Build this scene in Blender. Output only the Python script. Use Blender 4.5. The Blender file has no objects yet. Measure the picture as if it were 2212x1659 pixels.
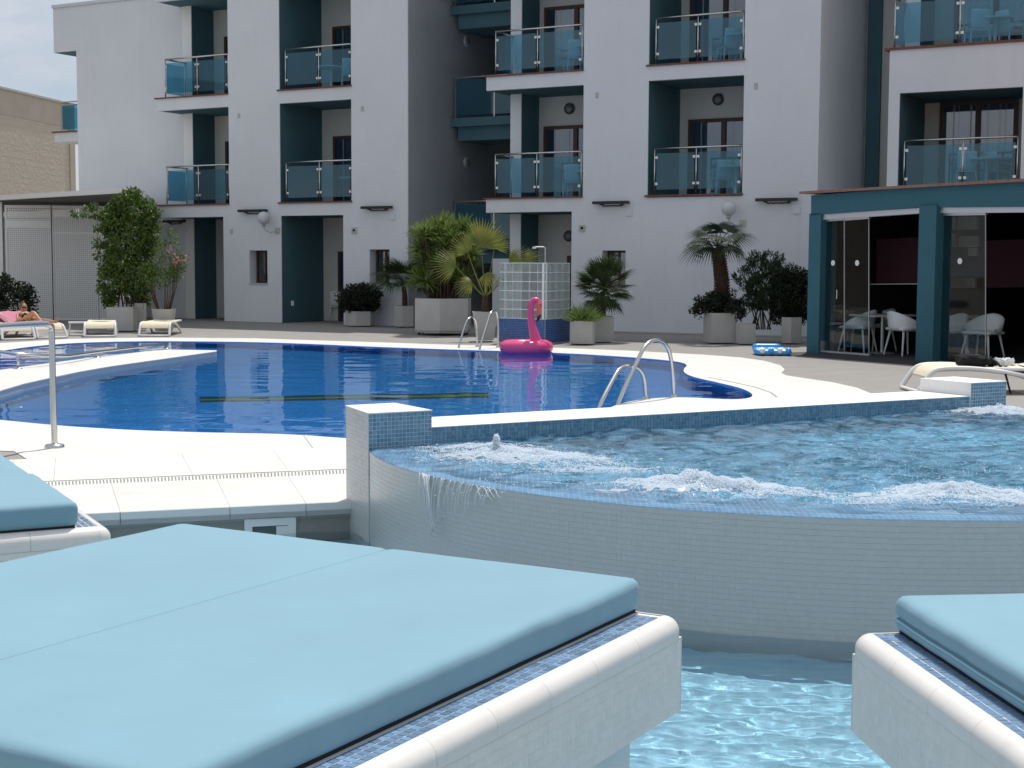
import bpy, bmesh, math, random
from mathutils import Vector, Matrix, noise
from mathutils.geometry import tessellate_polygon
random.seed(7)
sc = bpy.context.scene
col = sc.collection
rad = math.radians

# ------------------------------------------------------------------ camera
FPX, CX, CY, EYE, ROLL = 3182.0, 1106.0, 829.5, 1.4, 0.0045      # measured on a 2212 x 1659 view of the photograph
PITCH = math.atan((CY - 573.0) / FPX)
camd = bpy.data.cameras.new('camera'); cam = bpy.data.objects.new('camera', camd); col.objects.link(cam)
RM = Matrix.Rotation(math.pi / 2 - PITCH, 3, 'X') @ Matrix.Rotation(ROLL, 3, 'Z')
cam.matrix_world = Matrix.Translation((0, 0, EYE)) @ RM.to_4x4()
camd.sensor_width = 36.0; camd.lens = 36.0 * FPX / 2212.0
camd.clip_start = 0.05; camd.clip_end = 2000
camd.dof.use_dof = False
sc.camera = cam
# ------------------------------------------------------------------ light
SUN_EL, SUN_AZ = rad(67.0), rad(17.0)                    # azimuth: to the right of the view direction (+Y)
SV = Vector((math.sin(SUN_AZ) * math.cos(SUN_EL), math.cos(SUN_AZ) * math.cos(SUN_EL), math.sin(SUN_EL)))
sd = bpy.data.lights.new('sun', 'SUN'); sd.energy = 3.6; sd.angle = rad(0.53); sd.color = (1.0, 0.965, 0.91)
sun = bpy.data.objects.new('sun', sd); col.objects.link(sun)
sun.rotation_euler = SV.to_track_quat('Z', 'Y').to_euler()
sun.location = SV * 60
sd.cycles.is_caustics_light = True
world = bpy.data.worlds.new('World'); sc.world = world; world.use_nodes = True
wn = world.node_tree; wn.nodes.clear()
def wnode(t, **k):
    n = wn.nodes.new(t)
    for a, b in k.items(): setattr(n, a, b)
    return n
wo_ = wnode('ShaderNodeOutputWorld'); bg = wnode('ShaderNodeBackground')
sky = wnode('ShaderNodeTexSky', sky_type='NISHITA', sun_disc=False, sun_elevation=SUN_EL, sun_rotation=SUN_AZ, air_density=1.0, dust_density=.3)
wtc = wnode('ShaderNodeTexCoord'); wmp = wnode('ShaderNodeMapping'); wmp.inputs['Scale'].default_value = (1, 1, 2.6)
wnz = wnode('ShaderNodeTexNoise'); wnz.inputs['Scale'].default_value = 4.2; wnz.inputs['Detail'].default_value = 6; wnz.inputs['Roughness'].default_value = .56
wrp = wnode('ShaderNodeValToRGB'); wrp.color_ramp.elements[0].position = .36; wrp.color_ramp.elements[1].position = .60
wmx = wnode('ShaderNodeMixRGB'); wcl = wnode('ShaderNodeMixRGB'); wcl.inputs[1].default_value = (4.5, 4.9, 5.7, 1); wcl.inputs[2].default_value = (7.0, 7.2, 7.6, 1)
wn.links.new(wcl.outputs[0], wmx.inputs[2])
wsc = wnode('ShaderNodeMath', operation='MULTIPLY_ADD'); wsc.inputs[1].default_value = .35; wsc.inputs[2].default_value = .58
wn.links.new(wrp.outputs[0], wcl.inputs[0])
L = wn.links.new
L(wtc.outputs['Generated'], wmp.inputs[0]); L(wmp.outputs[0], wnz.inputs['Vector']); L(wnz.outputs['Fac'], wrp.inputs[0])
L(wrp.outputs[0], wsc.inputs[0]); L(wsc.outputs[0], wmx.inputs[0]); L(sky.outputs[0], wmx.inputs[1]); L(wmx.outputs[0], bg.inputs[0]); L(bg.outputs[0], wo_.inputs[0])
bg.inputs[1].default_value = 0.105
vs = sc.view_settings
sc.display_settings.display_device = 'sRGB'
vs.view_transform = 'Standard'; vs.look = 'None'; vs.exposure = 0.0; vs.gamma = 1.0; vs.use_curve_mapping = False
cy = sc.cycles
cy.max_bounces = 9; cy.diffuse_bounces = 5; cy.glossy_bounces = 4; cy.transmission_bounces = 8; cy.transparent_max_bounces = 12
cy.use_denoising = True; cy.sample_clamp_indirect = 6.0; cy.caustics_refractive = True; cy.blur_glossy = .5; cy.caustics_reflective = False

# ------------------------------------------------------------------ measuring helpers
def ray(x, y): return RM @ Vector((x - CX, -(y - CY), -FPX))
CAM = Vector((0, 0, EYE))
def G(x, y, z=0.0):
    d = ray(x, y); return CAM + d * ((z - EYE) / d.z)
def Yp(x, y, Y):                      # point on the frontal plane at distance Y
    d = ray(x, y); return CAM + d * (Y / d.y)

# ------------------------------------------------------------------ materials
def new_mat(n):
    m = bpy.data.materials.new(n); m.use_nodes = True
    return m, m.node_tree, m.node_tree.nodes['Principled BSDF']
def mat(name, c, rough=.6, spec=.5, metal=0.0, var=.0, vscale=6.0, bump=0.0, bscale=80.0, detail=4, trans=0.0, sheen=0.0, stretch=None, bdist=.01):
    m, nt, b = new_mat(name)
    b.inputs['Roughness'].default_value = rough; b.inputs['Metallic'].default_value = metal
    b.inputs['Specular IOR Level'].default_value = spec
    b.inputs['Base Color'].default_value = (*c, 1)
    if sheen: b.inputs['Sheen Weight'].default_value = sheen
    tc = nt.nodes.new('ShaderNodeTexCoord'); src = tc.outputs['Object']
    if stretch:
        mp = nt.nodes.new('ShaderNodeMapping'); mp.inputs['Scale'].default_value = stretch
        nt.links.new(src, mp.inputs[0]); src = mp.outputs[0]
    if var:
        n1 = nt.nodes.new('ShaderNodeTexNoise'); n1.inputs['Scale'].default_value = vscale; n1.inputs['Detail'].default_value = detail
        n1.inputs['Roughness'].default_value = .6
        mx = nt.nodes.new('ShaderNodeMixRGB'); mx.blend_type = 'MULTIPLY'; mx.inputs[0].default_value = 1
        rp = nt.nodes.new('ShaderNodeValToRGB')
        rp.color_ramp.elements[0].position = .3; rp.color_ramp.elements[1].position = .7
        rp.color_ramp.elements[0].color = (1 - var, 1 - var, 1 - var, 1); rp.color_ramp.elements[1].color = (1, 1, 1, 1)
        mx.inputs[1].default_value = (*c, 1)
        nt.links.new(src, n1.inputs['Vector']); nt.links.new(n1.outputs['Fac'], rp.inputs[0]); nt.links.new(rp.outputs[0], mx.inputs[2])
        nt.links.new(mx.outputs[0], b.inputs['Base Color'])
    if bump:
        n2 = nt.nodes.new('ShaderNodeTexNoise'); n2.inputs['Scale'].default_value = bscale; n2.inputs['Detail'].default_value = 5
        bp = nt.nodes.new('ShaderNodeBump'); bp.inputs['Strength'].default_value = bump; bp.inputs['Distance'].default_value = bdist
        nt.links.new(src, n2.inputs['Vector']); nt.links.new(n2.outputs['Fac'], bp.inputs['Height']); nt.links.new(bp.outputs[0], b.inputs['Normal'])
    return m
def per_object(m, amt):               # small brightness change from piece to piece
    nt = m.node_tree; b = nt.nodes['Principled BSDF']
    oi = nt.nodes.new('ShaderNodeObjectInfo'); mr = nt.nodes.new('ShaderNodeMapRange')
    mr.inputs['To Min'].default_value = 1 - amt; mr.inputs['To Max'].default_value = 1 + amt * .3
    nt.links.new(oi.outputs['Random'], mr.inputs[0])
    hs = nt.nodes.new('ShaderNodeHueSaturation'); nt.links.new(mr.outputs[0], hs.inputs['Value'])
    lk = [l for l in nt.links if l.to_socket == b.inputs['Base Color']]
    if lk: nt.links.new(lk[0].from_socket, hs.inputs['Color'])
    else: hs.inputs['Color'].default_value = b.inputs['Base Color'].default_value
    nt.links.new(hs.outputs[0], b.inputs['Base Color'])
    return m
def vary_island(m, c1, c2):           # colour from piece to piece inside one joined mosaic mesh
    nt = m.node_tree; b = nt.nodes['Principled BSDF']
    g = nt.nodes.new('ShaderNodeNewGeometry'); mx = nt.nodes.new('ShaderNodeMixRGB')
    mx.inputs[1].default_value = (*c1, 1); mx.inputs[2].default_value = (*c2, 1)
    nt.links.new(g.outputs['Random Per Island'], mx.inputs[0]); nt.links.new(mx.outputs[0], b.inputs['Base Color'])
    return m
M = {}
M['stucco'] = mat('white_stucco', (.71, .73, .755), .9, .2, var=.06, vscale=.9, bump=.5, bscale=26, bdist=.012)
def streaks(m, amt, sc=(2.2, 2.2, .16)):
    nt = m.node_tree; b = nt.nodes['Principled BSDF']; lk = [l for l in nt.links if l.to_socket == b.inputs['Base Color']][0]; src = lk.from_socket
    tc = nt.nodes.new('ShaderNodeTexCoord'); mp = nt.nodes.new('ShaderNodeMapping'); mp.inputs['Scale'].default_value = sc
    n = nt.nodes.new('ShaderNodeTexNoise'); n.inputs['Scale'].default_value = 3.0; n.inputs['Detail'].default_value = 8; n.inputs['Roughness'].default_value = .65
    r = nt.nodes.new('ShaderNodeMapRange'); r.inputs['From Min'].default_value = .55; r.inputs['From Max'].default_value = .8; r.inputs['To Min'].default_value = 1.0; r.inputs['To Max'].default_value = 1 - amt
    mx = nt.nodes.new('ShaderNodeMixRGB'); mx.blend_type = 'MULTIPLY'; mx.inputs[0].default_value = 1
    nt.links.new(tc.outputs['Object'], mp.inputs[0]); nt.links.new(mp.outputs[0], n.inputs['Vector']); nt.links.new(n.outputs['Fac'], r.inputs[0]); nt.links.new(src, mx.inputs[1]); nt.links.new(r.outputs[0], mx.inputs[2]); nt.links.new(mx.outputs[0], b.inputs['Base Color'])
streaks(M['stucco'], .07)
M['stucco_in'] = mat('warm_white_stucco', (.66, .65, .60), .9, .2, var=.05, vscale=2, bump=.4, bscale=40)
M['teal'] = mat('teal_paint', (.078, .165, .195), .85, .25, var=.12, vscale=1.5, bump=.3, bscale=60)
M['teal2'] = mat('petrol_paint', (.042, .135, .175), .75, .3, var=.12, vscale=1.5, bump=.3, bscale=60)
M['sillm'] = mat('terracotta_shaded', (.20, .085, .055), .7, .4, var=.35, vscale=14)  # terracotta of the sills with their shade painted in as darker brown
M['terra'] = mat('terracotta_sunlit', (.33, .17, .125), .7, .4, var=.35, vscale=14)  # lighter copy of the same terracotta, painted as sunlit, for the roof
M['steel'] = mat('brushed_steel', (.62, .62, .60), .24, .5, metal=1.0, var=.1, vscale=20, stretch=(1, 1, 8))
M['galv'] = mat('satin_aluminium', (.60, .61, .62), .42, .5, metal=.8)
M['wood'] = mat('brown_frame', (.085, .040, .028), .5, .4, var=.3, vscale=10, stretch=(8, 8, .6))
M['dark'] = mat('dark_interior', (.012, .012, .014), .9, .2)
M['curtain'] = mat('curtain_cloth', (.50, .50, .50), .9, .1, var=.35, vscale=9, stretch=(6, 6, .15), bump=.6, bscale=12)
M['whitepl'] = mat('white_plastic', (.78, .78, .76), .45, .5)
M['cream'] = mat('cream_sling', (.80, .70, .52), .8, .3, var=.08, vscale=14, bump=.2, bscale=300)
M['black'] = mat('black_plastic', (.015, .015, .017), .5, .5)
M['blackcl'] = mat('black_cloth', (.018, .018, .020), .85, .2, var=.3, vscale=30, bump=.6, bscale=40)
M['planter'] = mat('pale_planter', (.50, .49, .46), .75, .4, var=.10, vscale=5, bump=.15, bscale=40)
M['soil'] = mat('dark_soil', (.03, .02, .015), .95, .1, var=.4, vscale=20, bump=.8, bscale=40)
M['pave'] = mat('grey_paving', (.315, .302, .282), .85, .3, var=.14, vscale=2.2, bump=.25, bscale=90, detail=8)
M['deck'] = mat('white_deck_stone', (.735, .71, .67), .7, .4, var=.11, vscale=1.1, bump=.12, bscale=60, detail=12)
per_object(M['deck'], .05); streaks(M['deck'], .16, (.5, .5, .5))
M['grout'] = mat('grey_grout', (.38, .37, .35), .9, .2)
M['fascia'] = mat('deck_edge_stone', (.74, .75, .75), .7, .4, var=.05, vscale=4)
M['render'] = mat('white_smooth_render', (.82, .81, .79), .8, .3, var=.04, vscale=3, bump=.1, bscale=60)
M['bull'] = per_object(mat('glazed_bullnose', (.82, .785, .74), .28, .5, var=.05, vscale=6, bump=.05, bscale=20), .03)
streaks(M['bull'], .10, (3, 3, 1))
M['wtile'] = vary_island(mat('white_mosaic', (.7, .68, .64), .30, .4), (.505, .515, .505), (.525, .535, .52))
M['wtile_lit'] = vary_island(mat('white_mosaic_lit', (.8, .78, .74), .30, .4), (.79, .76, .71), (.84, .81, .76))  # lit copy of the white mosaic: brighter light on bed sides painted in
M['bed_grout'] = mat('white_grout_lit', (.74, .71, .66), .9, .2)  # grout to go with it, likewise painted paler for the light
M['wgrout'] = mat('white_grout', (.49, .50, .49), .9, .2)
M['btile'] = vary_island(mat('blue_mosaic', (.10, .2, .32), .15, .5), (.07, .20, .32), (.15, .31, .44))
M['bpiece'] = per_object(mat('blue_mosaic_tile', (.20, .33, .50), .2, .5), .40)
M['bgrout'] = mat('pale_blue_grout', (.45, .53, .56), .9, .2)
M['canvas'] = mat('light_blue_canvas', (.212, .382, .470), .75, .35, var=.09, vscale=2.2, bump=.25, bscale=340, sheen=.1, detail=6, bdist=.002)
M['piping'] = mat('blue_piping', (.30, .52, .60), .7, .3)
M['gapshade'] = mat('black_gap_shade', (.03, .035, .045), .9, .2, bump=.7, bscale=200)  # black that paints the shadow gap below the cushions
M['pink'] = mat('hot_pink_vinyl', (.82, .085, .25), .25, .5)
M['coral'] = mat('coral_vinyl', (.95, .16, .13), .3, .5)
M['lilo'] = mat('sky_blue_vinyl', (.07, .36, .75), .25, .5)
M['lilo_w'] = mat('white_vinyl', (.8, .82, .85), .3, .5)
M['towel'] = mat('pink_towel', (.62, .22, .30), .95, .1, bump=.6, bscale=200, sheen=.3)
M['skin'] = mat('tanned_skin', (.46, .22, .13), .5, .4)
M['hair'] = mat('brown_hair', (.10, .06, .04), .6, .4)
M['bark'] = mat('palm_bark', (.10, .065, .045), .95, .1, var=.5, vscale=14, bump=1, bscale=25)
M['redblind'] = mat('dark_red_blind', (.034, .006, .010), .8, .3)
M['beige'] = None

def leafmat(name, c1, c2, rough=.5, trans=.35):
    m, nt, b = new_mat(name)
    g = nt.nodes.new('ShaderNodeNewGeometry'); oi = nt.nodes.new('ShaderNodeObjectInfo')
    ad = nt.nodes.new('ShaderNodeMath'); ad.operation = 'ADD'; fr = nt.nodes.new('ShaderNodeMath'); fr.operation = 'FRACT'
    nt.links.new(g.outputs['Random Per Island'], ad.inputs[0]); nt.links.new(oi.outputs['Random'], ad.inputs[1]); nt.links.new(ad.outputs[0], fr.inputs[0])
    mx = nt.nodes.new('ShaderNodeMixRGB'); mx.inputs[1].default_value = (*c1, 1); mx.inputs[2].default_value = (*c2, 1)
    nt.links.new(fr.outputs[0], mx.inputs[0]); nt.links.new(mx.outputs[0], b.inputs['Base Color'])
    b.inputs['Roughness'].default_value = rough
    tr = nt.nodes.new('ShaderNodeBsdfTranslucent'); nt.links.new(mx.outputs[0], tr.inputs[0])
    ms = nt.nodes.new('ShaderNodeMixShader'); ms.inputs[0].default_value = trans
    out = [n for n in nt.nodes if n.type == 'OUTPUT_MATERIAL'][0]
    nt.links.new(b.outputs[0], ms.inputs[1]); nt.links.new(tr.outputs[0], ms.inputs[2]); nt.links.new(ms.outputs[0], out.inputs[0])
    return m
M['vine'] = leafmat('vine_leaf', (.045, .095, .018), (.15, .23, .035), trans=.28)
M['bush'] = leafmat('bush_leaf', (.020, .045, .018), (.05, .09, .03))
M['hedge'] = leafmat('hedge_leaf', (.012, .020, .012), (.03, .042, .02))
M['yucca'] = leafmat('yucca_leaf', (.07, .13, .025), (.27, .34, .08), trans=.28)
M['palm'] = leafmat('palm_leaf', (.025, .048, .016), (.085, .115, .040), trans=.2)
M['palm2'] = leafmat('dark_palm_leaf', (.014, .026, .012), (.035, .050, .022), trans=.10, rough=.75)
M['fan'] = leafmat('fan_palm_leaf', (.13, .18, .03), (.30, .29, .06))
M['grassy'] = leafmat('tuft_leaf', (.12, .20, .05), (.22, .32, .09))
M['flower'] = leafmat('pink_flower', (.55, .25, .28), (.70, .40, .42))
M['stem'] = mat('brown_stem', (.09, .06, .045), .9, .2, var=.3, vscale=20)

def glassmat(name, tint, refl=1.0, rough=.02, haze=0.0, hazec=(.1, .2, .22), ior=1.5):
    m, nt, b = new_mat(name); nt.nodes.remove(b)
    out = [n for n in nt.nodes if n.type == 'OUTPUT_MATERIAL'][0]
    t = nt.nodes.new('ShaderNodeBsdfTransparent'); t.inputs[0].default_value = (*tint, 1)
    g = nt.nodes.new('ShaderNodeBsdfGlossy'); g.inputs['Roughness'].default_value = rough; g.inputs[0].default_value = (refl, refl, refl, 1)
    f0 = ((ior - 1) / (ior + 1)) ** 2
    lw = nt.nodes.new('ShaderNodeLayerWeight'); lw.inputs[0].default_value = .5
    pw = nt.nodes.new('ShaderNodeMath'); pw.operation = 'POWER'; pw.inputs[1].default_value = 5.0; nt.links.new(lw.outputs['Facing'], pw.inputs[0])
    f = nt.nodes.new('ShaderNodeMath'); f.operation = 'MULTIPLY_ADD'; f.inputs[1].default_value = 1 - f0; f.inputs[2].default_value = f0; nt.links.new(pw.outputs[0], f.inputs[0])
    x = nt.nodes.new('ShaderNodeMixShader'); nt.links.new(f.outputs[0], x.inputs[0]); nt.links.new(g.outputs[0], x.inputs[2])
    if haze:
        d = nt.nodes.new('ShaderNodeBsdfDiffuse'); d.inputs[0].default_value = (*hazec, 1)
        y = nt.nodes.new('ShaderNodeMixShader'); y.inputs[0].default_value = haze
        nt.links.new(t.outputs[0], y.inputs[1]); nt.links.new(d.outputs[0], y.inputs[2]); nt.links.new(y.outputs[0], x.inputs[1])
    else: nt.links.new(t.outputs[0], x.inputs[1])
    nt.links.new(x.outputs[0], out.inputs[0]); return m
M['railglass'] = glassmat('teal_rail_glass', (.50, .76, .86), haze=.08, hazec=(.12, .38, .48))
M['window'] = glassmat('window_glass', (.50, .60, .70), ior=2.1)
M['doorglass'] = glassmat('clear_glass', (.84, .88, .88), refl=.55)

def watermat(name, tint, ior=1.33, rough=0.0):
    m, nt, b = new_mat(name); nt.nodes.remove(b)
    out = [n for n in nt.nodes if n.type == 'OUTPUT_MATERIAL'][0]
    g = nt.nodes.new('ShaderNodeBsdfGlass'); g.inputs['IOR'].default_value = ior; g.inputs['Roughness'].default_value = rough
    g.inputs[0].default_value = (*tint, 1); nt.links.new(g.outputs[0], out.inputs[0]); return m
M['water'] = watermat('pool_water', (.86, .95, 1.0))
M['water2'] = watermat('shallow_water', (.90, .97, 1.0))
def tilemat(name, c1, c2, grout, size, rough=.3):
    m, nt, b = new_mat(name)
    tc = nt.nodes.new('ShaderNodeTexCoord'); bk = nt.nodes.new('ShaderNodeTexBrick')
    bk.offset = 0; bk.inputs['Scale'].default_value = 1.0; bk.inputs['Brick Width'].default_value = size; bk.inputs['Row Height'].default_value = size
    bk.inputs['Mortar Size'].default_value = size * .06; bk.inputs['Color1'].default_value = (*c1, 1); bk.inputs['Color2'].default_value = (*c2, 1); bk.inputs['Mortar'].default_value = (*grout, 1)
    nt.links.new(tc.outputs['Object'], bk.inputs['Vector']); nt.links.new(bk.outputs[0], b.inputs['Base Color'])
    b.inputs['Roughness'].default_value = rough
    return m
M['poolfloor'] = tilemat('pool_floor_mosaic', (.022, .29, .80), (.032, .33, .87), (.10, .38, .80), .1)
M['tubfloor'] = tilemat('turquoise_mosaic', (.14, .50, .74), (.19, .56, .78), (.38, .68, .80), .05)
M['lowfloor'] = mat('pale_blue_plaster', (.42, .72, .88), .8, .3, var=.05, vscale=5)

# ------------------------------------------------------------------ mesh helpers
class MB:
    def __init__(s): s.v = []; s.f = []
    def add(s, vs, fs):
        o = len(s.v); s.v += [tuple(p) for p in vs]; s.f += [tuple(i + o for i in f) for f in fs]
    def hexa(s, p):                   # 8 points: bottom 4 (ccw), top 4
        s.add(p, [(3, 2, 1, 0), (4, 5, 6, 7), (0, 1, 5, 4), (1, 2, 6, 5), (2, 3, 7, 6), (3, 0, 4, 7)])
    def box(s, x0, x1, y0, y1, z0, z1):
        s.hexa([(x0, y0, z0), (x1, y0, z0), (x1, y1, z0), (x0, y1, z0), (x0, y0, z1), (x1, y0, z1), (x1, y1, z1), (x0, y1, z1)])
    def obox(s, c, ax, ay, az):       # centre, half axes
        c, ax, ay, az = map(Vector, (c, ax, ay, az))
        s.hexa([c - ax - ay - az, c + ax - ay - az, c + ax + ay - az, c - ax + ay - az, c - ax - ay + az, c + ax - ay + az, c + ax + ay + az, c - ax + ay + az])
    def prism(s, pts, off):           # planar polygon (3D points) pushed along off
        n = len(pts); off = Vector(off); pts = [Vector(p) for p in pts]
        tri = tessellate_polygon([pts])
        s.add(pts + [p + off for p in pts], [t for t in tri] + [tuple(i + n for i in reversed(t)) for t in tri] + [(i, (i + 1) % n, (i + 1) % n + n, i + n) for i in range(n)])
    def slab(s, outer, holes, z0, z1):
        loops = [[Vector((p[0], p[1], 0)) for p in l] for l in [outer] + holes]
        flat = [p for l in loops for p in l]; n = len(flat)
        tri = tessellate_polygon(loops)
        fs = [tuple(t) for t in tri] + [tuple(i + n for i in t) for t in tri]
        k = 0
        for l in loops:
            m = len(l)
            fs += [(k + i, k + (i + 1) % m, k + (i + 1) % m + n, k + i + n) for i in range(m)]; k += m
        s.add([(p.x, p.y, z1) for p in flat] + [(p.x, p.y, z0) for p in flat], fs)
    def tube(s, pts, r, n=8, cap=True, r2=None):
        pts = [Vector(p) for p in pts]; rings = []
        up = Vector((0, 0, 1)); prev = None
        for i, p in enumerate(pts):
            t = (pts[min(i + 1, len(pts) - 1)] - pts[max(i - 1, 0)]).normalized()
            if prev is None:
                a = t.cross(up)
                if a.length < .1: a = t.cross(Vector((0, 1, 0)))
                a.normalize()
            else:
                a = prev - t * prev.dot(t); a.normalize()
            prev = a; b = t.cross(a)
            rr = r if r2 is None else r + (r2 - r) * i / (len(pts) - 1)
            rings.append([p + (a * math.cos(2 * math.pi * k / n) + b * math.sin(2 * math.pi * k / n)) * rr for k in range(n)])
        vs = [q for rg in rings for q in rg]; m = len(rings)
        fs = [(i * n + k, i * n + (k + 1) % n, (i + 1) * n + (k + 1) % n, (i + 1) * n + k) for i in range(m - 1) for k in range(n)]
        if cap: fs += [tuple(reversed(range(n))), tuple((m - 1) * n + k for k in range(n))]
        s.add(vs, fs)
    def lathe(s, prof, c=(0, 0, 0), n=24, sx=1, sy=1):
        vs = []; 
        for (r, z) in prof:
            for k in range(n):
                a = 2 * math.pi * k / n; vs.append((c[0] + r * math.cos(a) * sx, c[1] + r * math.sin(a) * sy, c[2] + z))
        fs = [(i * n + k, i * n + (k + 1) % n, (i + 1) * n + (k + 1) % n, (i + 1) * n + k) for i in range(len(prof) - 1) for k in range(n)]
        s.add(vs, fs)
    def ball(s, c, r, nu=8, nv=5, sq=(1, 1, 1)):
        pr = [(max(1e-4, r * math.sin(math.pi * i / nv)), -r * math.cos(math.pi * i / nv)) for i in range(nv + 1)]
        o = len(s.v); s.lathe(pr, (0, 0, 0), nu)
        for i in range(o, len(s.v)):
            x, y, z = s.v[i]; s.v[i] = (c[0] + x * sq[0], c[1] + y * sq[1], c[2] + z * sq[2])
    def rbox(s, lx, ly, lz, r, nx, ny, nz, fn=None, c=(0, 0, 0)):      # soft rounded box, centred, optional displacement fn(p, n)
        hx, hy, hz = lx / 2, ly / 2, lz / 2; vid = {}; vs = []; fs = []
        def vert(i, j, k):
            key = (i, j, k)
            if key in vid: return vid[key]
            def m(i, n, h):
                t = i / n * 2 - 1
                return t * h
            p = Vector((m(i, nx, hx), m(j, ny, hy), m(k, nz, hz)))
            q = Vector((max(-hx + r, min(hx - r, p.x)), max(-hy + r, min(hy - r, p.y)), max(-hz + r, min(hz - r, p.z))))
            d = p - q
            nn = d.normalized() if d.length > 1e-6 else Vector((0, 0, 1))
            p2 = q + nn * r
            s.orig = p
            if fn: p2 = fn(p2, nn)
            vid[key] = len(vs); vs.append(p2 + Vector(c)); return vid[key]
        for (a, na, b_, nb, w, nw) in ((0, nx, 1, ny, 2, nz), (1, ny, 2, nz, 0, nx), (2, nz, 0, nx, 1, ny)):
            for side in (0, nw):
                for i in range(na):
                    for j in range(nb):
                        q = []
                        for (di, dj) in ((0, 0), (1, 0), (1, 1), (0, 1)):
                            t = [0, 0, 0]; t[a] = i + di; t[b_] = j + dj; t[w] = side; q.append(vert(*t))
                        if side == 0: q.reverse()
                        fs.append(tuple(q))
        s.add(vs, fs)

XF = {}
def obj(name, mb, m, parent=None, smooth=False, kind=None, label=None, caus=None):
    if isinstance(mb, MB):
        me = bpy.data.meshes.new(name); me.from_pydata(mb.v, [], mb.f); me.update()
        if smooth: me.polygons.foreach_set('use_smooth', [True] * len(me.polygons))
        if not isinstance(m, (list, tuple)): m = [m]
        for q in m: me.materials.append(q)
    else: me = mb
    o = bpy.data.objects.new(name, me); col.objects.link(o)
    if parent is not None:
        o.parent = parent
        if parent.name in XF: o.matrix_parent_inverse = XF[parent.name].inverted()
    if kind: o['kind'] = kind
    if label: o['label'] = label
    if caus == 'r': o.cycles.is_caustics_receiver = True
    if caus == 'c': o.cycles.is_caustics_caster = True
    return o
def smooth_angle(o, deg=35):
    me = o.data; me.polygons.foreach_set('use_smooth', [True] * len(me.polygons))
    bm = bmesh.new(); bm.from_mesh(me)
    for e in bm.edges:
        if len(e.link_faces) == 2 and e.calc_face_angle(0) > rad(deg): e.smooth = False
    bm.to_mesh(me); bm.free()
def tag(o, label, cat, group=None):
    o['label'] = label; o['category'] = cat
    if group: o['group'] = group
    return o
def thing(name, label, cat, loc=(0, 0, 0), rz=0.0, group=None):
    o = bpy.data.objects.new(name, None); col.objects.link(o)
    o.empty_display_size = .2; o.location = loc; o.rotation_euler = (0, 0, rz)
    XF[o.name] = Matrix.Translation(Vector(loc)) @ Matrix.Rotation(rz, 4, 'Z')
    return tag(o, label, cat, group)
KIDS = {}
def copy_tree(o, parent=None):
    c = o.copy(); col.objects.link(c)
    if parent is not None: c.parent = parent
    for ch in [k for k in bpy.data.objects if k.parent == o]: copy_tree(ch, c)
    return c
def dup(o, loc, rz, label=None, group=None, scale=None):
    c = copy_tree(o); c.location = loc; c.rotation_euler = (0, 0, rz)
    if scale: c.scale = (scale,) * 3
    if label: c['label'] = label
    if group: c['group'] = group
    return c
def joinlast(mb, fn):                 # transform helper
    mb.v = [tuple(fn(Vector(p))) for p in mb.v]; return mb

# ------------------------------------------------------------------ ground, terrace, main pool
def struct(name, mb, m, **k):
    o = obj(name, mb, m, **k); o['kind'] = 'structure'; return o
def gp(pts, z=0.0): return [G(x, y, z) for x, y in pts]
def smooth_poly(pts, it=2, closed=True):      # Chaikin corner cutting
    for _ in range(it):
        out = []; n = len(pts)
        for i in range(n):
            a, b = pts[i], pts[(i + 1) % n]
            out += [a * .75 + b * .25, a * .25 + b * .75]
        pts = out
    return pts
def inside(p, poly):
    x, y = p[0], p[1]; c = False; n = len(poly); j = n - 1
    for i in range(n):
        xi, yi = poly[i][0], poly[i][1]; xj, yj = poly[j][0], poly[j][1]
        if (yi > y) != (yj > y) and x < (xj - xi) * (y - yi) / (yj - yi) + xi: c = not c
        j = i
    return c
def offset_poly(pts, d):
    n = len(pts); out = []
    area = sum(pts[i].x * pts[(i + 1) % n].y - pts[(i + 1) % n].x * pts[i].y for i in range(n)); s = 1 if area > 0 else -1
    for i in range(n):
        t = (pts[(i + 1) % n] - pts[i - 1]); t.z = 0; t.normalize()
        out.append(pts[i] + Vector((t.y, -t.x, 0)) * d * s)     # outwards for d > 0
    return out
g = MB(); g.add([(-500, -400, -2.0), (500, -400, -2.0), (500, 700, -2.0), (-500, 700, -2.0)], [(0, 1, 2, 3)])
struct('ground', g, mat('dry_earth', (.26, .22, .17), .95, .1, var=.3, vscale=.2))

P_px = [(0, 758.5), (60, 749), (149, 741), (260, 737.5), (367, 736.7), (548.6, 738.6), (680, 743), (796.6, 748.6), (985, 755.3), (1189, 761), (1345, 770), (1430, 777),
        (1470, 782), (1486, 788), (1476, 797), (1478, 806), (1500, 815), (1551, 826), (1604, 839), (1626, 850), (1624, 859), (1590, 863), (1543, 861), (1480, 858), (1420, 859), (1370, 865), (1335, 873),
        (1300, 888), (1150, 922), (1000, 940), (850, 949), (747, 947), (651, 939), (560, 936), (483.6, 935), (370, 932), (258, 927.7), (122.5, 919), (0, 907), (-150, 890), (-330, 860), (-430, 815), (-330, 785), (-120, 769)]
POOL = smooth_poly(gp(P_px), 2)
W_px = [(-600, 800), (-350, 765), (-150, 749), (0, 741), (151, 732), (260, 730), (372, 729.3), (548.6, 730.7), (796.6, 738.7), (1000, 745.5), (1196, 751), (1350, 757), (1519, 766), (1600, 772), (1650, 779), (1686, 789), (1695, 798), (1688, 806), (1700, 811), (1746, 818), (1800, 826), (1850, 837), (1890, 853)]
J1 = lambda x: 989 + (x - 122) * (967 - 989) / (713 - 122)
ED = lambda x: 1110 + (x - 185) * (1085.6 - 1110) / (713 - 185)
GT = lambda x: 1039.5 + (x - 111) * (1015.0 - 1039.5) / (713 - 111)
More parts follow.
